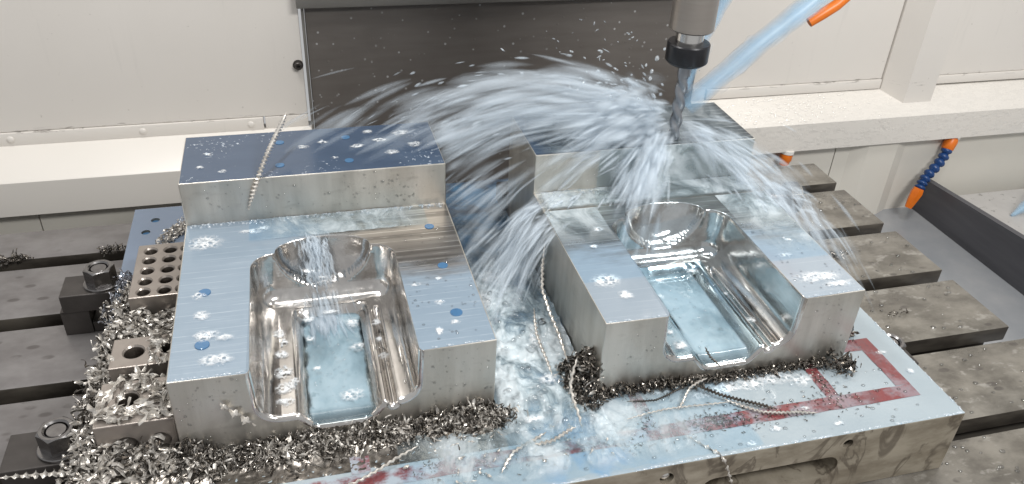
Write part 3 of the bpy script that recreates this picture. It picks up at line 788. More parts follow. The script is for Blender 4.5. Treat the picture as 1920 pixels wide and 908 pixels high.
def out_pocket(x, y):
    return 1. if (x < BX2+XA-2 or x > BX2+XB+2 or y > BY2+192) else 0.
sheet('splashing_coolant', 'splash', 'milky film of coolant spread over the rear shoulders of the right block', 'splashing water',
      lambda x, y: H1+.8+.7*abs(fb(x, y, .06, 12, 4)), BX2+1, BX2+BW-1, BY2+60, BY2+191, 130, 66,
      lambda x, y: out_pocket(x, y)*(smooth(BY2+110, BY2+185, y)*.8+.55*smooth(BX2+200, BX2+225, x)*smooth(BY2+60, BY2+90, y)))
sheet('splashing_coolant', 'splash', 'streaky coolant film sliding over the raised step top of the right block', 'splashing water',
      lambda x, y: H2+.8+.8*abs(fb(x, y, .05, 15, 4)), BX2+2, BX2+BW-2, BY2+BL+1, BY2+BL+BD-1, 130, 52,
      lambda x, y: .38*smooth(BX2+2, BX2+30, x)*smooth(BX2+BW-2, BX2+BW-20, x))
def face_sheet(name, label, x0, x1, z0, z1, y, nx, nz, dens, sd):
    xs = np.linspace(x0, x1, nx); zs = np.linspace(z0, z1, nz)
    vs = [(x, y-.8-2.2*abs(fb(x+z*.6, z*.5, .06, sd)), z) for z in zs for x in xs]
    fs = [(j*nx+i, j*nx+i+1, (j+1)*nx+i+1, (j+1)*nx+i) for j in range(nz-1) for i in range(nx-1)]
    org = Vector(vs[0]); me = bpy.data.meshes.new(name); me.from_pydata([tuple((Vector(v)-org)*S) for v in vs], [], fs); me.materials.append(M['splash'])
    me.polygons.foreach_set('use_smooth', [True]*len(me.polygons))
    at = me.attributes.new('opacity_map', 'FLOAT', 'POINT'); at.data.foreach_set('value', [float(dens(v[0], v[2])) for v in vs])
    tag(link_mesh(name, me, None, tuple(org)), label, 'splashing water', kind='stuff')
face_sheet('splashing_coolant', 'milky coolant running down the raised step face of the right block', 430, BX2+BW-2, H1+1, H2+1, BY2+BL, 90, 24,
           lambda x, z: .85*smooth(430, 470, x)*(1-.65*smooth(530, 570, x)), 21)

# ------------------------------------------------------------------ spray: liquid filaments on ballistic paths from the cutter
G = 9810.
def inside(P):
    x, y, z = P
    if z < 2.5 and XL < x < XR and YFR < y < YB: return True
    if z < TZ: return True
    if y > YW-8: return True
    if x < 262 and y < 240 and z > 60: return True      # deflected by the raised step of the left block
    for bx, by in ((0,0), (BX2,BY2)):
        if bx < x < bx+BW and by < y < by+BL+BD:
            if y-by > BL and z < H2+.5: return True
            if y-by <= BL and z < H1+.5: 
                if not (XA < x-bx < XB and y-by < YBK): return True
                if z < ZS: return True
    return False
fil_v, fil_f, fil_d = [], [], []
def filament(pos, rad, dens, seg=4):
    n = len(pos); b0 = len(fil_v)
    for i in range(n):
        d = (pos[min(i+1, n-1)]-pos[max(i-1, 0)])
        if d.length < 1e-6: d = Vector((1,0,0))
        d.normalize(); u = d.cross(Vector((.3,.2,.93))).normalized(); w = d.cross(u)
        t = i/(n-1); r = rad*(math.sin(math.pi*min(1, max(0, .06+.88*t)))**.7)
        for k in range(seg):
            a = 2*math.pi*k/seg+.4
            fil_v.append(pos[i]+(u*math.cos(a)+w*math.sin(a))*r); fil_d.append(dens*math.sin(math.pi*(.04+.92*t)))
    for i in range(n-1):
        for k in range(seg):
            fil_f.append((b0+i*seg+k, b0+i*seg+(k+1)%seg, b0+(i+1)*seg+(k+1)%seg, b0+(i+1)*seg+k))
def flush_filaments(name, label, cat):
    global fil_v, fil_f, fil_d
    org = Vector((TX, TY, 131)); me = bpy.data.meshes.new(name)
    me.from_pydata([tuple((v-org)*S) for v in fil_v], [], fil_f); me.materials.append(M['spray'])
    me.polygons.foreach_set('use_smooth', [True]*len(me.polygons))
    at = me.attributes.new('opacity_map', 'FLOAT', 'POINT'); at.data.foreach_set('value', fil_d)
    o = link_mesh(name, me, None, tuple(org)); tag(o, label, cat, kind='stuff')
    fil_v, fil_f, fil_d = [], [], []
def stream(n, o, oj, az, vh, vz, tr, dt, rad, dens, drag=.0, clump=0):
    keys = [(rnd.uniform(*az), rnd.uniform(*vh), rnd.uniform(*vz)) for _ in range(clump)] if clump else None
    for _ in range(n):
        if keys:
            k = rnd.choice(keys); a = math.radians(k[0]+rnd.gauss(0, 3.0)); h = k[1]*rnd.uniform(.92, 1.08); v = k[2]+rnd.gauss(0, 60)
        else:
            a = math.radians(rnd.uniform(*az)); h = rnd.uniform(*vh); v = rnd.uniform(*vz)
        p0 = Vector((o[0]+rnd.gauss(0, oj[0]), o[1]+rnd.gauss(0, oj[1]), o[2]+rnd.gauss(0, oj[2])))
        V0 = Vector((h*math.cos(a), h*math.sin(a), v))
        t0 = rnd.uniform(*tr); d = rnd.uniform(*dt); pos = []
        for i in range(6):
            t = t0+d*i/5
            p = p0+V0*t-Vector((0,0,.5*G*t*t))
            if inside(p): break
            pos.append(p)
        if len(pos) > 2:
            r_ = rnd.uniform(*rad)*(1 if rnd.random() > .1 else 1.5); q_ = rnd.uniform(*dens)
            if r_ > 1.6:
                for k_, w_ in ((1.1, .5), (.6, .72)): filament(pos, r_*k_, q_*w_*1.15, 4)
            else: filament(pos, r_, q_*.8)
    return
T0 = (TX-4, TY, 150)
T0 = (TX-13, TY+4, 150)
for q_ in JETS: jet_strands(*q_)
# high fan thrown left and back, in front of the dark cover
stream(300, T0, (5,5,12), (152,182), (1350,1950), (260,940), (0,.225), (.02,.045), (.7,2.4), (.06,.18), clump=22)
stream(380, T0, (6,6,14), (152,184), (1300,1950), (220,900), (.02,.21), (.028,.055), (2.5,7.5), (.04,.12), clump=14)
stream(90, T0, (6,6,14), (150,184), (1300,1950), (250,1050), (.07,.24), (.004,.010), (.5,1.5), (.15,.35), clump=20)
# low fan across the gap, above the step of the right block
stream(130, T0, (6,6,8), (168,192), (1000,1700), (-40,300), (0,.15), (.015,.04), (.8,2.4), (.06,.18), clump=14)
stream(170, T0, (7,7,9), (166,192), (1000,1700), (-40,300), (0,.15), (.025,.05), (2.5,7), (.03,.08), clump=9)
# dense burst beside the cutter
stream(300, T0, (6,6,14), (132,206), (700,1900), (-200,750), (0,.05), (.010,.025), (1.0,3.6), (.10,.26))
stream(330, (TX-16,TY+4,152), (7,7,16), (132,208), (500,1700), (-200,650), (0,.055), (.015,.035), (3,8), (.04,.11))
stream(70, T0, (8,8,14), (120,200), (500,1300), (600,1200), (.01,.09), (.004,.009), (.5,1.6), (.2,.45))
flush_filaments('coolant_spray', 'white fan of coolant spray flung left from the end mill across the dark cover', 'coolant spray')
# front-left over the step face of the right block
stream(210, (TX-14,TY-4,138), (7,5,6), (206,242), (400,1250), (-200,120), (0,.11), (.012,.03), (.8,2.8), (.07,.22), clump=16)
stream(260, (TX-16,TY-4,138), (9,6,7), (204,242), (400,1250), (-200,120), (0,.11), (.02,.045), (2.5,7), (.04,.11), clump=12)
# from the rear left of the right block down into the gap
for (ox, oy, w_) in ((385,215,110), (366,200,100), (372,170,70), (400,226,80)):
    stream(w_, (ox,oy,H1+4), (10,8,2), (186,226), (350,1000), (-60,160), (0,.14), (.02,.05), (.7,2.2), (.07,.24), clump=12)
    stream(w_*2//3, (ox,oy,H1+4), (10,8,2), (190,226), (350,900), (-60,140), (0,.14), (.03,.06), (2.4,6), (.03,.09), clump=8)
flush_filaments('coolant_spray', 'streaks of coolant falling over the left edge of the right block into the gap', 'coolant spray')
# right fan
stream(240, (TX+6,TY,142), (6,6,7), (-62,-12), (500,1300), (-150,300), (0,.18), (.015,.045), (.7,2.6), (.07,.2), clump=30)
stream(240, (TX+6,TY,140), (8,8,8), (-62,-12), (500,1300), (-150,280), (0,.16), (.025,.05), (2.5,6.5), (.025,.075), clump=22)
for (ox, oy, w_) in ((612,200,80), (600,165,60), (585,210,50)):
    stream(w_, (ox,oy,H1+10), (14,20,4), (-66,-18), (300,750), (-50,200), (0,.10), (.02,.045), (.7,2.2), (.07,.2), clump=14)
    stream(w_//2, (ox,oy,H1+10), (14,20,4), (-66,-18), (300,750), (-50,160), (0,.10), (.03,.05), (2.4,5.5), (.03,.075), clump=8)
flush_filaments('coolant_spray', 'streaks of coolant spray sheeting off to the right of the end mill', 'coolant spray')
# runs inside the left pocket: from the rear edge down the scoop to the pool
for _ in range(150):
    x0 = rnd.gauss(118, 7); pos = []
    y0 = rnd.uniform(188, 200); t0 = rnd.uniform(0, .07); d = rnd.uniform(.02, .04)
    for i in range(6):
        t = t0+d*i/5
        p = Vector((x0+rnd.gauss(0,.4)+18*t/.1*rnd.uniform(.2,.6), y0-360*t-rnd.uniform(0,1), H1+1.5-.5*G*t*t))
        if p.z < 29: break
        pos.append(p)
    if len(pos) > 2: filament(pos, rnd.uniform(.7, 2.2), rnd.uniform(.10, .3))
for _ in range(110):
    x0 = rnd.gauss(122, 9); y0 = rnd.uniform(122, 168); ln_ = rnd.uniform(14, 34); sx_ = rnd.gauss(.12, .12)
    pos = []
    for i in range(6):
        y = y0-ln_*i/5; x = x0+sx_*(y0-y); pos.append(Vector((x, y, max(channel(x, y), 22.0)+rnd.uniform(.3, 1.2)+max(0, (y-150)*.5))))
    filament(pos, rnd.uniform(.8, 3.0), rnd.uniform(.08, .26))
flush_filaments('pouring_coolant', 'milky coolant pouring down the back wall of the left pocket', 'coolant')

# ------------------------------------------------------------------ droplets and foam
def blob_template(seg, rings, dome=True):
    vs, fs = [(0,0,1.0)], []
    for i in range(1, rings+1):
        a = (math.pi/2 if dome else math.pi*.98)*i/rings
        for k in range(seg): vs.append((math.sin(a)*math.cos(2*math.pi*k/seg), math.sin(a)*math.sin(2*math.pi*k/seg), math.cos(a)))
    for k in range(seg): fs.append((0, 1+k, 1+(k+1)%seg))
    for i in range(rings-1):
        for k in range(seg):
            a0 = 1+i*seg; fs.append((a0+k, a0+seg+k, a0+seg+(k+1)%seg, a0+(k+1)%seg))
    return np.array(vs), fs
def blobs(name, mat, label, cat, items, seg=9, rings=3, dome=True, kind='stuff'):
    """items: (centre, normal, rx, ry, height)"""
    tv, tf = blob_template(seg, rings, dome); V_, F_ = [], []
    org = np.array(items[0][0], float)
    for c, nrm, rx, ry, h in items:
        n = Vector(nrm).normalized(); u = n.orthogonal().normalized() if abs(n.z) < .9 else Vector((1,0,0)); u = (u-n*u.dot(n)).normalized(); w = n.cross(u)
        Mx = np.array([[u.x*rx, w.x*ry, n.x*h], [u.y*rx, w.y*ry, n.y*h], [u.z*rx, w.z*ry, n.z*h]])
        b0 = len(V_)*len(tv); V_.append((tv@Mx.T+np.array(c)-org)*S); F_ += [tuple(b0+i for i in f) for f in tf]
    me = bpy.data.meshes.new(name); me.from_pydata(np.concatenate(V_).tolist(), [], F_); me.materials.append(M[mat])
    me.polygons.foreach_set('use_smooth', [True]*len(me.polygons))
    o = link_mesh(name, me, None, tuple(org)); tag(o, label, cat, kind=kind); return o
def foam(label, patches, z):
    """patches: (cx, cy, rx, ry); a lacy sheet plus raised bubbles"""
    V_, F_, D_ = [], [], []; items = []
    for (cx, cy_, rx, ry) in patches:
        sd = rnd.uniform(0, 99); b0 = len(V_); nrg, ns = 7, 28
        V_.append((cx, cy_, z+.7)); D_.append(1.)
        for i in range(1, nrg+1):
            for k in range(ns):
                a = 2*math.pi*k/ns; q = 1+.34*mnoise.noise((math.cos(a)*1.3+sd, math.sin(a)*1.3, sd))+.2*mnoise.noise((math.cos(a)*4+sd, math.sin(a)*4, sd))
                V_.append((cx+math.cos(a)*rx*q*i/nrg, cy_+math.sin(a)*ry*q*i/nrg, z+.25+.5*(1-(i/nrg)**2))); D_.append(smooth(1.04, .35, i/nrg))
        for k in range(ns): F_.append((b0, b0+1+k, b0+1+(k+1)%ns))
        for i in range(nrg-1):
            for k in range(ns):
                a0 = b0+1+i*ns; F_.append((a0+k, a0+ns+k, a0+ns+(k+1)%ns, a0+(k+1)%ns))
        nb = int(max(3, min(14, rx*ry*.08)))
        for _ in range(nb):
            r = rnd.random()**.5*.95; a = rnd.uniform(0, 2*math.pi); br = rnd.uniform(.4, .9) if rnd.random() < .75 else rnd.uniform(1.1, 2.0)
            items.append(((cx+math.cos(a)*rx*r, cy_+math.sin(a)*ry*r, z+.2), (0,0,1), br, br, br*.8))
    org = Vector(V_[0]); me = bpy.data.meshes.new('foam'); me.from_pydata([tuple((Vector(v)-org)*S) for v in V_], [], F_); me.materials.append(M['foamsheet'])
    at = me.attributes.new('opacity_map', 'FLOAT', 'POINT'); at.data.foreach_set('value', D_)
    tag(link_mesh('foam', me, None, tuple(org)), label, 'foam', kind='stuff')
    blobs('foam_bubbles', 'foam', label.replace('foam', 'foam bubbles'), 'foam bubbles', items, 8, 3)
foam('lacy white foam patches floating on the left block top', [(20,195,17,15), (18,109,7,6), (22,80,8,8), (27,52,12,8), (42,47,8,5), (36,20,14,9), (62,209,13,6), (74,213,8,5), (230,30,5,4), (215,20,4,6), (222,60,5,4), (206,90,5,3), (228,96,4,3)], H1+.3)
foam('lacy white foam patches floating on the right block top', [(BX2+22,62,16,13), (BX2+32,38,8,7), (BX2+225,30,30,10), (BX2+240,16,18,6), (BX2+215,70,8,5), (BX2+232,95,6,5), (BX2+30,120,5,4), (BX2+45,150,7,5)], H1+.3)
foam('foam specks on the dark blue raised step of the left block', [(25,290,6,4), (40,250,5,4), (120,292,7,5), (140,300,6,4), (175,285,8,5), (200,296,10,6), (210,265,9,6), (225,310,11,8), (190,318,7,5), (18,262,5,4), (236,280,8,8), (150,262,4,3)], H2+.3)
foam('clotted white foam along the left shelf of the left pocket', [(80,110,6,8), (82,80,8,7), (84,55,9,10), (84,35,10,8), (84,18,9,6), (92,42,6,6), (85,96,5,5), (170,110,5,7), (171,60,5,6), (170,85,4,5)], ZS+.4)
foam('foam patches on the milky pool in the left pocket', [(108,132,7,5), (148,118,7,8), (150,82,7,7), (108,102,5,4), (140,20,11,9), (112,60,4,3), (128,140,9,4)], 26.3)
foam('foam in the front of the right pocket', [(BX2+86,18,9,8), (BX2+84,38,5,4), (BX2+150,130,8,5), (BX2+172,40,6,6), (BX2+168,85,4,3), (BX2+108,120,6,4)], 31.9)
foam('white foam on the plate before the right block', [(BX2+120,-16,22,8), (BX2+150,-14,24,9), (BX2+178,-13,20,8), (BX2+200,-20,16,10), (BX2+95,-20,12,6), (BX2+60,-8,12,4), (500,-72,7,4), (470,-84,5,3), (560,-78,6,3), (660,0,6,4), (672,-30,5,4), (540,-55,5,3)], .6)
foam('white foam floating in the gap between the two blocks', [(285,150,10,18), (322,78,9,14), (300,190,12,12), (318,22,12,8), (288,-24,12,6)], 9)

def face_drops(n, fn, rr):
    out = []
    for _ in range(n):
        c, nn = fn(); r = rr[0]*(rr[1]/rr[0])**(rnd.random()**1.6)
        out.append((c, nn, r*rnd.uniform(.7, 1.1), r*rnd.uniform(.8, 1.4), r*.5))
    return out
def on_front(bx, by):
    while True:
        x = rnd.uniform(3, BW-3); z = rnd.uniform(8, H1-3)
        if not (XA-6 < x < XB+6): return (bx+x, by-.05, z), (0,-1,0)
it = face_drops(150, lambda: on_front(0, 0), (.3, 1.5)) + face_drops(80, lambda: ((rnd.triangular(90, BW-4, 210), BL-.05, rnd.uniform(H1+6, H2-3)), (0,-1,0)), (.4, 1.7)) + face_drops(40, lambda: ((rnd.uniform(4, 100), BL-.05, rnd.uniform(H1+6, H2-3)), (0,-1,0)), (.4, 1.4))
blobs('water_droplets', 'drop', 'clear droplets clinging to the front faces of the left block', 'water droplets', it)
it = face_drops(90, lambda: on_front(BX2, BY2), (.3, 1.3)) + face_drops(40, lambda: ((rnd.uniform(BX2+5, BX2+BW-5), BY2+BL-.05, rnd.uniform(H1+6, H2-3)), (0,-1,0)), (.3, 1.2))
blobs('water_droplets', 'drop', 'clear droplets clinging to the front faces of the right block', 'water droplets', it)
# bubble lines along step foot and rims, beads along edges
it = []
for bx, by, n in ((0,0,170), (BX2,BY2,60)):
    for _ in range(n):
        x = rnd.uniform(4, BW-4); r = rnd.uniform(.7, 2.0); it.append(((bx+x, by+BL-r*.8-rnd.random()**2*7, H1+.2), (0,0,1), r, r, r*.9))
    for _ in range(60):
        x = rnd.choice((rnd.uniform(2, XA-4), rnd.uniform(XB+4, BW-2))); r = rnd.uniform(.3, .9); it.append(((bx+x, by+rnd.uniform(.6, 2.5), H1+.1), (0,0,1), r*1.8, r, r*.9))
for _ in range(150):  # stretched white beads stand in for glossy highlights along the plate edge
    x = rnd.uniform(200, 684); r = rnd.uniform(.5, 1.1); it.append(((x, YFR+rnd.uniform(.6, 2.2), .2), (0,0,1), r*rnd.uniform(1.5, 6), r, r*.8))
for _ in range(50):
    y = rnd.uniform(-86, 60); r = rnd.uniform(.5, 1.0); it.append(((XR-rnd.uniform(.6, 2.2), y, .2), (0,0,1), r, r*rnd.uniform(1.2, 4), r*.8))
blobs('bubble_and_glint_beads', 'foam', 'tiny white bubbles along block steps and front rims, white beads as highlights on plate edge', 'bubbles', it, 7, 3)
it = []
for bx, by in ((0,0), (BX2,BY2)):
    for _ in range(110):
        x = rnd.uniform(66, 190); y = rnd.uniform(8, 140); z = channel(x, y)+.2
        if 97 < x < 160: z = 26.2 if bx == 0 else 31.9
        r = rnd.uniform(.4, 1.7); it.append(((bx+x, by+y, z), (0,0,1), r, r, r*.7))
    for _ in range(50):
        x = rnd.uniform(92, 164); z = rnd.uniform(50, 80); s_ = scoop(x, z)
        if s_ > 0: r = rnd.uniform(.4, 1.3); it.append(((bx+x, by+YBK+s_+1.0, z), (0,-1,.2), r, r*1.2, r*.6))
    for _ in range(90):
        x = rnd.uniform(XB+3, BW-3); y = rnd.uniform(10, 200); r = rnd.uniform(.4, 1.3); it.append(((bx+x, by+y, H1+.1), (0,0,1), r, r, r*.6))
blobs('water_droplets', 'drop', 'clear droplets and bubbles scattered inside the two polished pockets', 'water droplets', it)
it = []
for _ in range(90):
    x = rnd.uniform(266, 352); y = rnd.uniform(-40, 200); r = rnd.uniform(.8, 3.4)*(1 if rnd.random() < .9 else 1.5); it.append(((x, y, 8), (0,0,1), r, r, r*.8))
for _ in range(130):
    x = rnd.uniform(190, 660); y = rnd.uniform(-86, -12); r = rnd.uniform(.5, 1.8); it.append(((x, y, .4), (0,0,1), r*1.3, r, r*.6))
blobs('water_bubbles', 'drop', 'clear bubbles floating on the coolant over the plate between and before the blocks', 'bubbles', it)
it = []
for _ in range(300):
    x = rnd.uniform(660, 920); y = rnd.uniform(-160, 440); r = rnd.uniform(.6, 2.6)
    ok = any(f+2 < y < k-2 for f, k in zip(fronts, backs)) and x > XR+3
    if ok: it.append(((x, y, TZ+.1), (0,0,1), r*1.3, r, r*.45))
blobs('water_droplets', 'drop', 'clear droplets lying on the wet table strips right of the plate', 'water droplets', it)
it = []
for _ in range(200):
    x = rnd.gauss(955, 75); y = rnd.uniform(YF+4, YW-4); z = -51+(y-YF-3)/(YW-2-YF-3)*27.5; r = rnd.uniform(1.0, 3.2)
    it.append(((x, y, z+.1), (0,-.42,.9), r*1.5, r, r*.45))
blobs('water_droplets', 'ledgedrop', 'sparkling clear droplets on the sloped right ledge behind the spray', 'water droplets', it)
# flying drops near the tool
it = []
for _ in range(34):
    x = rnd.gauss(440, 45); y = rnd.uniform(250, 400); z = rnd.gauss(210, 18); r = rnd.uniform(.4, 1.3)
    it.append(((x, y, z), (rnd.uniform(-1,1), rnd.uniform(-.3,.3), rnd.uniform(-.5,1)), r, r, r*rnd.uniform(1.2, 3.2)))
for x, y, z, r in ((488,247,226,2.4), (484,247,212,2.0), (478,250,218,1.4), (495,247,236,1.5), (486,252,202,2.0)): it.append(((x, y, z), (.2,0,1), r, r, r*1.3))
blobs('flying_drops', 'foam', 'white drops of coolant flying up left of the collet nut', 'water drops', it, 8, 5, dome=False)

# ------------------------------------------------------------------ swarf
def chip_mesh(rs, L, w, turns, bend, th=.28, nr_=6):
    """twisted flake: closed ribbon with a lens section"""
    vs, fs = [], []
    for i in range(nr_):
        t = i/(nr_-1); a = turns*2*math.pi*t+rs.uniform(-.15,.15); ww = w*(.25+.75*math.sin(math.pi*(.08+.84*t))**.8)*rs.uniform(.85,1.1)
        cx = bend*L*(t-.5)**2; c = Vector((L*(t-.5), cx, 0)); u = Vector((0, math.cos(a), math.sin(a))); n_ = Vector((0, -math.sin(a), math.cos(a)))
        vs += [c+u*ww/2, c+n_*th+u*ww*.1, c-u*ww/2, c-n_*th+u*ww*.1]
    for i in range(nr_-1):
        for k in range(4): fs.append((i*4+k, i*4+(k+1)%4, (i+1)*4+(k+1)%4, (i+1)*4+k))
    fs.append((3,2,1,0)); e = (nr_-1)*4; fs.append((e,e+1,e+2,e+3))
    return [tuple(v) for v in vs], fs
CH = []
rs_ = random.Random(3)
for i in range(10):
    CH.append(chip_mesh(rs_, rs_.uniform(9, 17), rs_.uniform(3.0, 5.4), rs_.uniform(.35, 1.1)*rs_.choice((-1,1)), rs_.uniform(-.5,.5)))
def curl_mesh(rs, rad, w, turns, pitch, th=.2, nr_=10):
    vs, fs = [], []
    for i in range(nr_):
        a = turns*2*math.pi*i/(nr_-1); c = Vector((math.cos(a)*rad, math.sin(a)*rad, pitch*i/(nr_-1))); e = Vector((math.cos(a), math.sin(a), 0)); k = w*(.35+.65*math.sin(math.pi*(.1+.8*i/(nr_-1))))
        u = Vector((0,0,1))*k*.5+e*k*rs.uniform(-.25,.25)
        vs += [c+u, c+e*th, c-u, c-e*th]
    for i in range(nr_-1):
        for k in range(4): fs.append((i*4+k, i*4+(k+1)%4, (i+1)*4+(k+1)%4, (i+1)*4+k))
    fs.append((3,2,1,0)); e = (nr_-1)*4; fs.append((e,e+1,e+2,e+3))
    return [tuple(v) for v in vs], fs
CURL = [curl_mesh(rs_, rs_.uniform(1.6, 4.0), rs_.uniform(1.2, 2.6), rs_.uniform(.5, 1.5), rs_.uniform(3, 11)) for _ in range(8)]
STR = [chip_mesh(rs_, rs_.uniform(12, 22), rs_.uniform(1.0, 2.2), rs_.uniform(1.0, 2.4)*rs_.choice((-1,1)), rs_.uniform(-.7,.7), .2, 9) for _ in range(6)]
FINE = [chip_mesh(rs_, rs_.uniform(3.5, 7), rs_.uniform(1.2, 2.2), rs_.uniform(.3, .8), rs_.uniform(-.5,.5), .2, 4) for _ in range(8)]
def chip_me(i, mat):
    v, f = CH[i]; me = bpy.data.meshes.new('steel_chip'); me.from_pydata([tuple(Vector(p)*S) for p in v], [], f); me.materials.append(M[mat]); return me
CHM = {(i, m): chip_me(i, m) for i in range(10) for m in ('chip', 'chipdark')}
def rand_rot(flat=.5):
    return Euler((rnd.uniform(0, 6.28), rnd.gauss(0, flat), rnd.uniform(0, 6.28)), 'XYZ').to_matrix()
def single_chip(p, label, group, scale=1., mat='chip', flat=.5):
    o = bpy.data.objects.new('steel_chip', CHM[(rnd.randrange(10), mat)]); C.objects.link(o)
    o.location = Vector(p)*S; o.rotation_euler = rand_rot(flat).to_euler(); o.scale = (scale,)*3
    tag(o, label, 'metal chip', group)
def pile(name, label, pts, templates, mat, smin=.7, smax=1.2, flat=.7):
    V_, F_ = [], []; org = Vector(pts[0])
    for p in pts:
        v, f = rnd.choice(templates); R_ = np.array(rand_rot(flat))*rnd.uniform(smin, smax)
        b0 = len(V_); V_ += ((np.array(v)@R_.T+np.array(p)-np.array(org))*S).tolist(); F_ += [tuple(b0+i for i in q) for q in f]
    me = bpy.data.meshes.new(name); me.from_pydata(V_, [], F_); me.materials.append(M[mat])
    tag(link_mesh(name, me, None, tuple(org)), label, 'metal chips', kind='stuff')
def in_stop(x, y):
    for x0, x1, y0, y1 in ((-56,-1.5,179,273), (-60,-1.5,78,118), (-62,-1.5,8,60)):
        if x0 < x < x1 and y0 < y < y1: return True
    return False
def h_left(x, y):
    """height of the chip heap on the left"""
    h = 0
    if 118 <= y <= 180: h = 30*smooth(-92, -50, x)*(.8+.4*fb(x, y, .03))
    elif 60 <= y < 118 or 8 <= y < 60: h = 30*smooth(-104, -62, x)*(.85+.5*fb(x, y, .04))
    elif y < 8: h = 26*smooth(-26, 8, y)*smooth(-98, -62, x)*(.8+.5*fb(x, y, .04))*(1-.35*smooth(-30, 0, x))
    elif y > 180: h = 16*smooth(-86, -60, x)*smooth(285, 190, y)
    return max(0, h)
heap_pts = []; big = []
for _ in range(5200):
    x = rnd.uniform(-104, 0); y = rnd.uniform(-66, 280)
    if in_stop(x, y):
        if y > 178: continue
        onC = y < 61
        hx = (-41.5, 98) if not onC else (-39.5, 38)
        if math.hypot(x-hx[0], y-hx[1]) < 14: continue
        if rnd.random() < (.74 if onC else .86): continue
        z = 41.5+rnd.random()*2.5
        big.append((x, y, z)); continue
    h = h_left(x, y)
    if h < 3 and rnd.random() < .95: continue
    if x > -2: continue
    zb = 0 if x > XL else -30
    z = zb+1.5+h*rnd.uniform(.45, 1.0)
    (big if rnd.random() < .16 and z > h*.75 else heap_pts).append((x, y, z))
# dark underlayer so that the heap has a body
def mound(name, label, f, x0, x1, y0, y1, nx, ny, mat='chipdark'):
    sheet(name, mat, label, 'metal chips', f, x0, x1, y0, y1, nx, ny)
pile('swarf_heap', 'heap of bright twisted steel chips around the drilled blocks on the left', heap_pts[:620], CH+CH+CURL[:3]+STR[:3], 'chip', .85, 1.6)
pile('swarf_heap', 'darker wet chips mixed into the heap around the drilled blocks', heap_pts[620:1150], CH+CURL+STR, 'chipdark', .8, 1.4)
sheet('swarf_underlayer', 'chipdark', 'dark matted chips packed under the bright heap on the left', 'metal chips', lambda x, y: (.3 if in_stop(x, y) else .3+h_left(x, y)*.55+.8*fb(x, y, .25)*(1 if h_left(x, y) > 1 else 0)), -83, -2, -60, 178, 50, 120)
rnd.shuffle(big)
for p in big[:175]: single_chip(p, 'bright twisted steel chip lying on the heap around the drilled blocks', 'chips on the left heap', rnd.uniform(1.0, 1.75))
# strands of joined twisted chips: larger curls hanging at the lower left
def ribbon(name, label, pts, w, turns, mat='chip', group=None, th=.35, kindcat='metal chip', jag=.25):
    """long twisted ribbon along a polyline"""
    P = []
    for i in range(len(pts)-1):
        a, c = Vector(pts[i]), Vector(pts[i+1]); n_ = max(2, int((c-a).length/1.1))
        P += [a.lerp(c, k/n_) for k in range(n_)]
    P.append(Vector(pts[-1])); n_ = len(P); b = NB(); rings = []
    for i, p in enumerate(P):
        d = (P[min(i+1, n_-1)]-P[max(i-1, 0)]).normalized(); u0 = d.cross(Vector((.2,.1,.97))).normalized(); w0 = d.cross(u0)
        a = 2*math.pi*turns*i/(n_-1); u = u0*math.cos(a)+w0*math.sin(a); nn = d.cross(u)
        ww = w*(1+jag*math.sin(i*1.9+1))*min(1, .25+3*min(i, n_-1-i)/n_)/2
        rings.append([b.verts.new(p+u*ww), b.verts.new(p+nn*th), b.verts.new(p-u*ww), b.verts.new(p-nn*th)])
    for i in range(n_-1):
        for k in range(4): b.faces.new((rings[i][k], rings[i][(k+1)%4], rings[i+1][(k+1)%4], rings[i+1][k]))
    b.faces.new(rings[0][::-1]); b.faces.new(rings[-1])
    return tag(obj(name, b, mat, origin=pts[0]), label, kindcat, group)
ribbon('curled_chip', 'long curled chip strand draped from the lower left clamp over the plate corner', [(-150,25,-14),(-128,20,-10),(-105,12,-4),(-84,2,4),(-60,-6,5),(-38,-8,9),(-20,-4,14),(-4,-6,20)], 6.0, 9, jag=.4)
ribbon('curled_chip', 'dangling chip strand in front of the lower left clamp nut', [(-92,20,6),(-95,6,-6),(-102,-12,-22),(-112,-30,-40)], 5.0, 5, jag=.4)
ribbon('curled_chip', 'twisted chip standing over the hole of the chip covered drilled block', [(-46,20,46),(-40,34,50),(-33,48,52),(-26,62,49)], 6.0, 2.2, jag=.3)
ribbon('curled_chip', 'twisted chip propped between the two lower drilled blocks and the left block', [(-30,66,44),(-18,90,47),(-8,112,44),(-2.5,128,38),(-2.5,140,30)], 5.5, 3.5, jag=.4)
ribbon('curled_chip', 'curled chip stuck on the front face of the left block', [(36,-3,58),(42,-5,50),(48,-4,43),(54,-5,36),(60,-4,30)], 6.5, 1.6, jag=.4)
# front heap along the left block
def h_front(x, y): return max(0, (12+13*fb(x, 0, .035)+8*smooth(60, 0, x)+9*smooth(205, 240, x))*smooth(-31, -2, y)*(.75+.5*fb(x, y, .05))*smooth(285, 250, x))
fpts, fbig = [], []
for _ in range(6400):
    x = rnd.uniform(-4, 285); y = -2-abs(rnd.gauss(0, 11))
    h = h_front(x, y)
    if h < 1 and rnd.random() < .75: continue
    z = .8+h*rnd.uniform(.35, 1.0); (fbig if rnd.random() < .03 and z > h*.7 else fpts).append((x, y, z))
pile('swarf_heap', 'long heap of small bright chips along the foot of the left block', fpts[:1000], FINE+FINE+CH[:4]+CURL+STR, 'chip', .65, 1.15, .9)
pile('swarf_heap', 'dark wet chips mixed into the heap along the foot of the left block', fpts[1000:2300], FINE+CH[:3]+CURL+STR+STR, 'chipdark', .65, 1.2, .9)
sheet('swarf_underlayer', 'chipdark', 'dark matted chips packed under the heap along the foot of the left block', 'metal chips', lambda x, y: .3+h_front(x, y)*.6+.7*fb(x, y, .3), 0, 275, -42, -1, 140, 24)
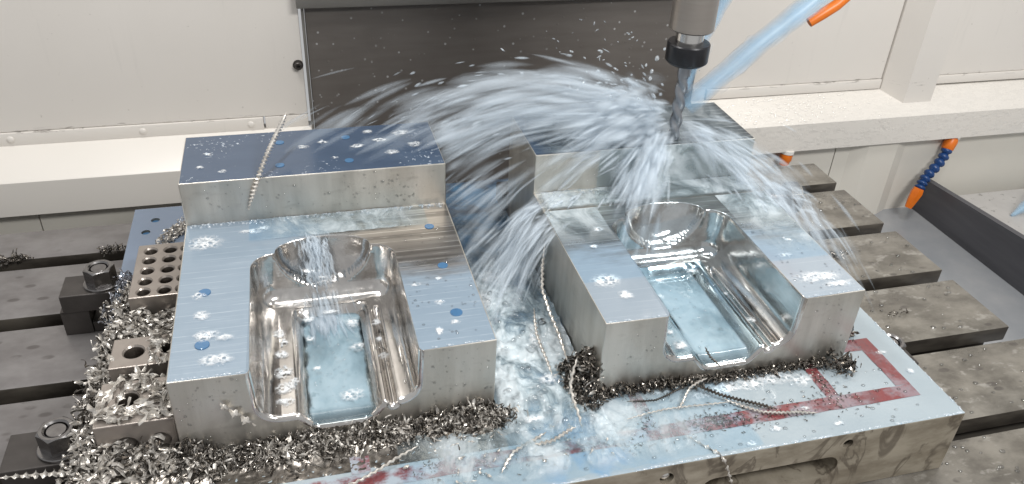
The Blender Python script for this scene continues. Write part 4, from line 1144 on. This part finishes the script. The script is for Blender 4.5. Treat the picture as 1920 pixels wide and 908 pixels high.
for p in fbig[:70]: single_chip(p, 'larger curled steel chip in the heap along the left block foot', 'chips before the left block', rnd.uniform(.65, 1.15), 'chip', 1.0)
# dark heap left of the right block and fine chips at its foot
dpts = []
for _ in range(1100):
    x = rnd.uniform(326, 356); y = rnd.uniform(-16, 62)
    h = 40*smooth(328, 356, x)*smooth(56, 20, y)*smooth(-22, 6, y)
    if h < 3: continue
    dpts.append((x, y, 1+h*rnd.uniform(.3, 1.)))
for _ in range(700):
    x = rnd.uniform(352, 600); y = BY2-1.5-abs(rnd.gauss(0, 4)); h = 13*smooth(-14, 0, y)*(.4+.9*abs(fb(x, 1, .03)))*smooth(500, 430, x)+2
    dpts.append((x, y, .8+h*rnd.uniform(.2, 1.)))
pile('swarf_heap', 'dark spiky chip heap against the left corner of the right block', dpts, FINE+CH+CURL+STR, 'chipdark', .6, 1.05, .9)
for _ in range(42):
    x = rnd.uniform(326, 354); y = rnd.uniform(-14, 45); h = 40*smooth(328, 356, x)*smooth(56, 20, y)*smooth(-22, 6, y)
    single_chip((x, y, 2+h), 'bright chip sticking out of the dark heap at the right block corner', 'chips at the right block corner', rnd.uniform(.5, .8), 'chip', 1.)
cp = [(606+rnd.gauss(0, 7), -12+rnd.gauss(0, 5), 2+abs(rnd.gauss(0, 6))) for _ in range(140)]
pile('swarf_tangle', 'small black tangle of chips at the right front foot of the right block', cp, FINE+CH[:3], 'chipdark', .7, 1.2, 1.)
cp = [(640+rnd.gauss(0, 5), 36+rnd.gauss(0, 8), 2+abs(rnd.gauss(0, 5))) for _ in range(80)]
pile('swarf_tangle', 'small dark tangle of chips beside the right side of the right block', cp, FINE+CH[:3], 'chipdark', .7, 1.1, 1.)
cp = []
for _ in range(420):
    t = rnd.random(); x = -48+44*t+rnd.gauss(0, 3); y = 318+52*math.sin(t*2.2)+rnd.gauss(0, 5); cp.append((x, y, 1.5+abs(rnd.gauss(0, 4))))
pile('swarf_tangle', 'fine grey chip tangle curling over the rear left corner of the plate', cp, FINE+CH[:2], 'chip', .6, 1., .9)
cp = [(-76+rnd.gauss(0, 5), rnd.uniform(190, 275), 2+abs(rnd.gauss(0, 4))) for _ in range(120)]
pile('swarf_tangle', 'bluish wet chips beside the many holed drilled block', cp, FINE+CH, 'chipblue', .6, 1., .9)
for lab, cx, cy_, n_, s_ in (('dark curled chips lying in the rear T slot at the far left edge', -240, 449, 70, 8), ('chips caught in the rear T slot beside the fixture plate', -124, 452, 40, 6), ('small chip cluster on the second table strip on the right', 800, 262, 30, 6), ('two tiny chips on the third table strip on the right', 800, 132, 12, 6), ('small chips on the rear table strip on the right', 770, 285, 30, 7)):
    cp = [(cx+rnd.gauss(0, s_*1.6), cy_+rnd.gauss(0, s_*.5), TZ+1+abs(rnd.gauss(0, 3))) for _ in range(n_)]
    pile('swarf_cluster', lab, cp, FINE+CH[:3], 'chipdark', .7, 1.1, .8)
# fine black filings lying along the red lines
cp = [(rnd.uniform(180, 600), -53+rnd.gauss(0, 8), .9) for _ in range(520)] + [(rnd.gauss(392, 5), rnd.uniform(-50, -5), .9) for _ in range(60)] + [(rnd.gauss(576, 5), rnd.uniform(-48, -2), .9) for _ in range(70)] + [(rnd.gauss(214, 8), rnd.uniform(-50, -5), .9) for _ in range(120)] + [(rnd.gauss(455, 18), rnd.gauss(-52, 6), 1) for _ in range(160)]
pile('metal_filings', 'fine dark filings strewn along the red lines at the front of the plate', cp, FINE, 'chipdark', .35, .7, .2)
# screw-shaped long chips
def coil_chip(label, a, c, r, pitch, sag=0., mat='chip', mid=()):
    pts = [Vector(a)]+[Vector(m) for m in mid]+[Vector(c)]
    if not mid:
        dv = pts[1]-pts[0]; sd_ = dv.cross(Vector((0,0,1)))
        sd_ = sd_.normalized() if sd_.length > 1e-6 else Vector((1,0,0)); k_ = rnd.choice((-1, 1))*dv.length*rnd.uniform(.03, .09)
        pts = [pts[0]]+[pts[0]+dv*q+sd_*k_*math.sin(math.pi*q)*(1+.5*math.sin(5*q)) for q in (.2,.4,.6,.8)]+[pts[1]]
    seg = [(pts[i+1]-pts[i]).length for i in range(len(pts)-1)]; L = sum(seg)
    def at(t):
        q = t*L
        for i, l in enumerate(seg):
            if q <= l or i == len(seg)-1: return pts[i].lerp(pts[i+1], min(1, q/l))
            q -= l
    n_ = int(L/pitch*8); b = NB(); rings = []
    for i in range(n_+1):
        t = i/n_; d = (at(min(1, t+.06))-at(max(0, t-.06))).normalized(); u = d.cross(Vector((.1,.2,.97))).normalized(); w = d.cross(u)
        ang = 2*math.pi*t*L/pitch; rr = r*min(1, .35+4*t, .35+6*(1-t)); p = at(t)
        e = u*math.cos(ang)+w*math.sin(ang)
        rings.append([b.verts.new(p+e*rr), b.verts.new(p+e*rr*.25+d*pitch*.46), b.verts.new(p-e*rr*.3), b.verts.new(p+e*rr*.25-d*pitch*.46)])
    for i in range(n_):
        for k in range(4): b.faces.new((rings[i][k], rings[i][(k+1)%4], rings[i+1][(k+1)%4], rings[i+1][k]))
    b.faces.new(rings[0][::-1]); b.faces.new(rings[-1])
    return tag(obj('spiral_chip', b, mat, origin=tuple(a)), label, 'metal chip', 'long spiral chips')
coil_chip('long bright spiral chip leaning against the raised step of the left block', (60.6,227.5,98), (106.2,304,164), 3.0, 4.4, mid=((67.5,228,117), (75.5,229.5,135), (85,250,147)))
coil_chip('long spiral chip hanging down the side of the right block beside the gap', (352,165,60), (340,40,14), 2.2, 6.5)
coil_chip('shorter spiral chip left of the hanging one in the gap', (330,118,16), (322,28,9), 1.9, 6)
coil_chip('dark ridged spiral chip running from the right pocket lip along the plate', (444,-6,8), (512,-52,3), 2.3, 3.4, mat='chipdark')
coil_chip('pale spiral chip pointing down left before the right block', (462,-8,10), (424,-33,3), 1.6, 4.2)
coil_chip('thin spiral chip lying across the red line in front of the right block', (470,-30,3), (546,-64,2.5), 1.7, 4)
coil_chip('thin straight spiral chip lying parallel to the foot of the right block', (382,-14,2.5), (444,-7,3), 1.3, 2.6, mat='chipdark')
coil_chip('thin twisted strand floating on the coolant before the right block', (372,-35,2), (472,-34,2.4), 1.2, 5)
coil_chip('short spiral chip hooked in the lip of the right pocket', (BX2+108,10,32), (BX2+118,-5,20), 1.6, 3, mat='chipdark')
coil_chip('long wiry spiral chip lying in front of the chip heap of the left block', (96,-62,3), (185,-32,6), 1.8, 6)
coil_chip('spiral chip crossing the heap low on the left front', (60,-60,3), (118,-62,3), 1.5, 3.2)
coil_chip('short pale spiral chip at the front between the blocks', (250,-70,3), (296,-38,5), 2.0, 5)
coil_chip('spiral chip lying flat under the front edge foam between the blocks', (282,-50,6), (322,-40,8), 2.2, 4.6)
coil_chip('vertical twisted strand hanging below the dark heap at the right block corner', (338,12,36), (330,-36,3), 2.0, 7)
ribbon('curled_chip', 'thin ribbon chip hanging over the front edge of the plate', [(418,-64,1.5),(428,-78,1.5),(437,-90,1.5),(441,-95,-6),(446,-96,-20),(452,-96,-34),(458,-97,-46)], 3.2, 5, jag=.5)
for _ in range(40):
    single_chip((rnd.uniform(170, 350), rnd.uniform(-75, -12), 2.5), 'loose silver chip washed over the front of the plate between the blocks', 'chips washed over the plate', rnd.uniform(.35, .7), 'chip', .2)
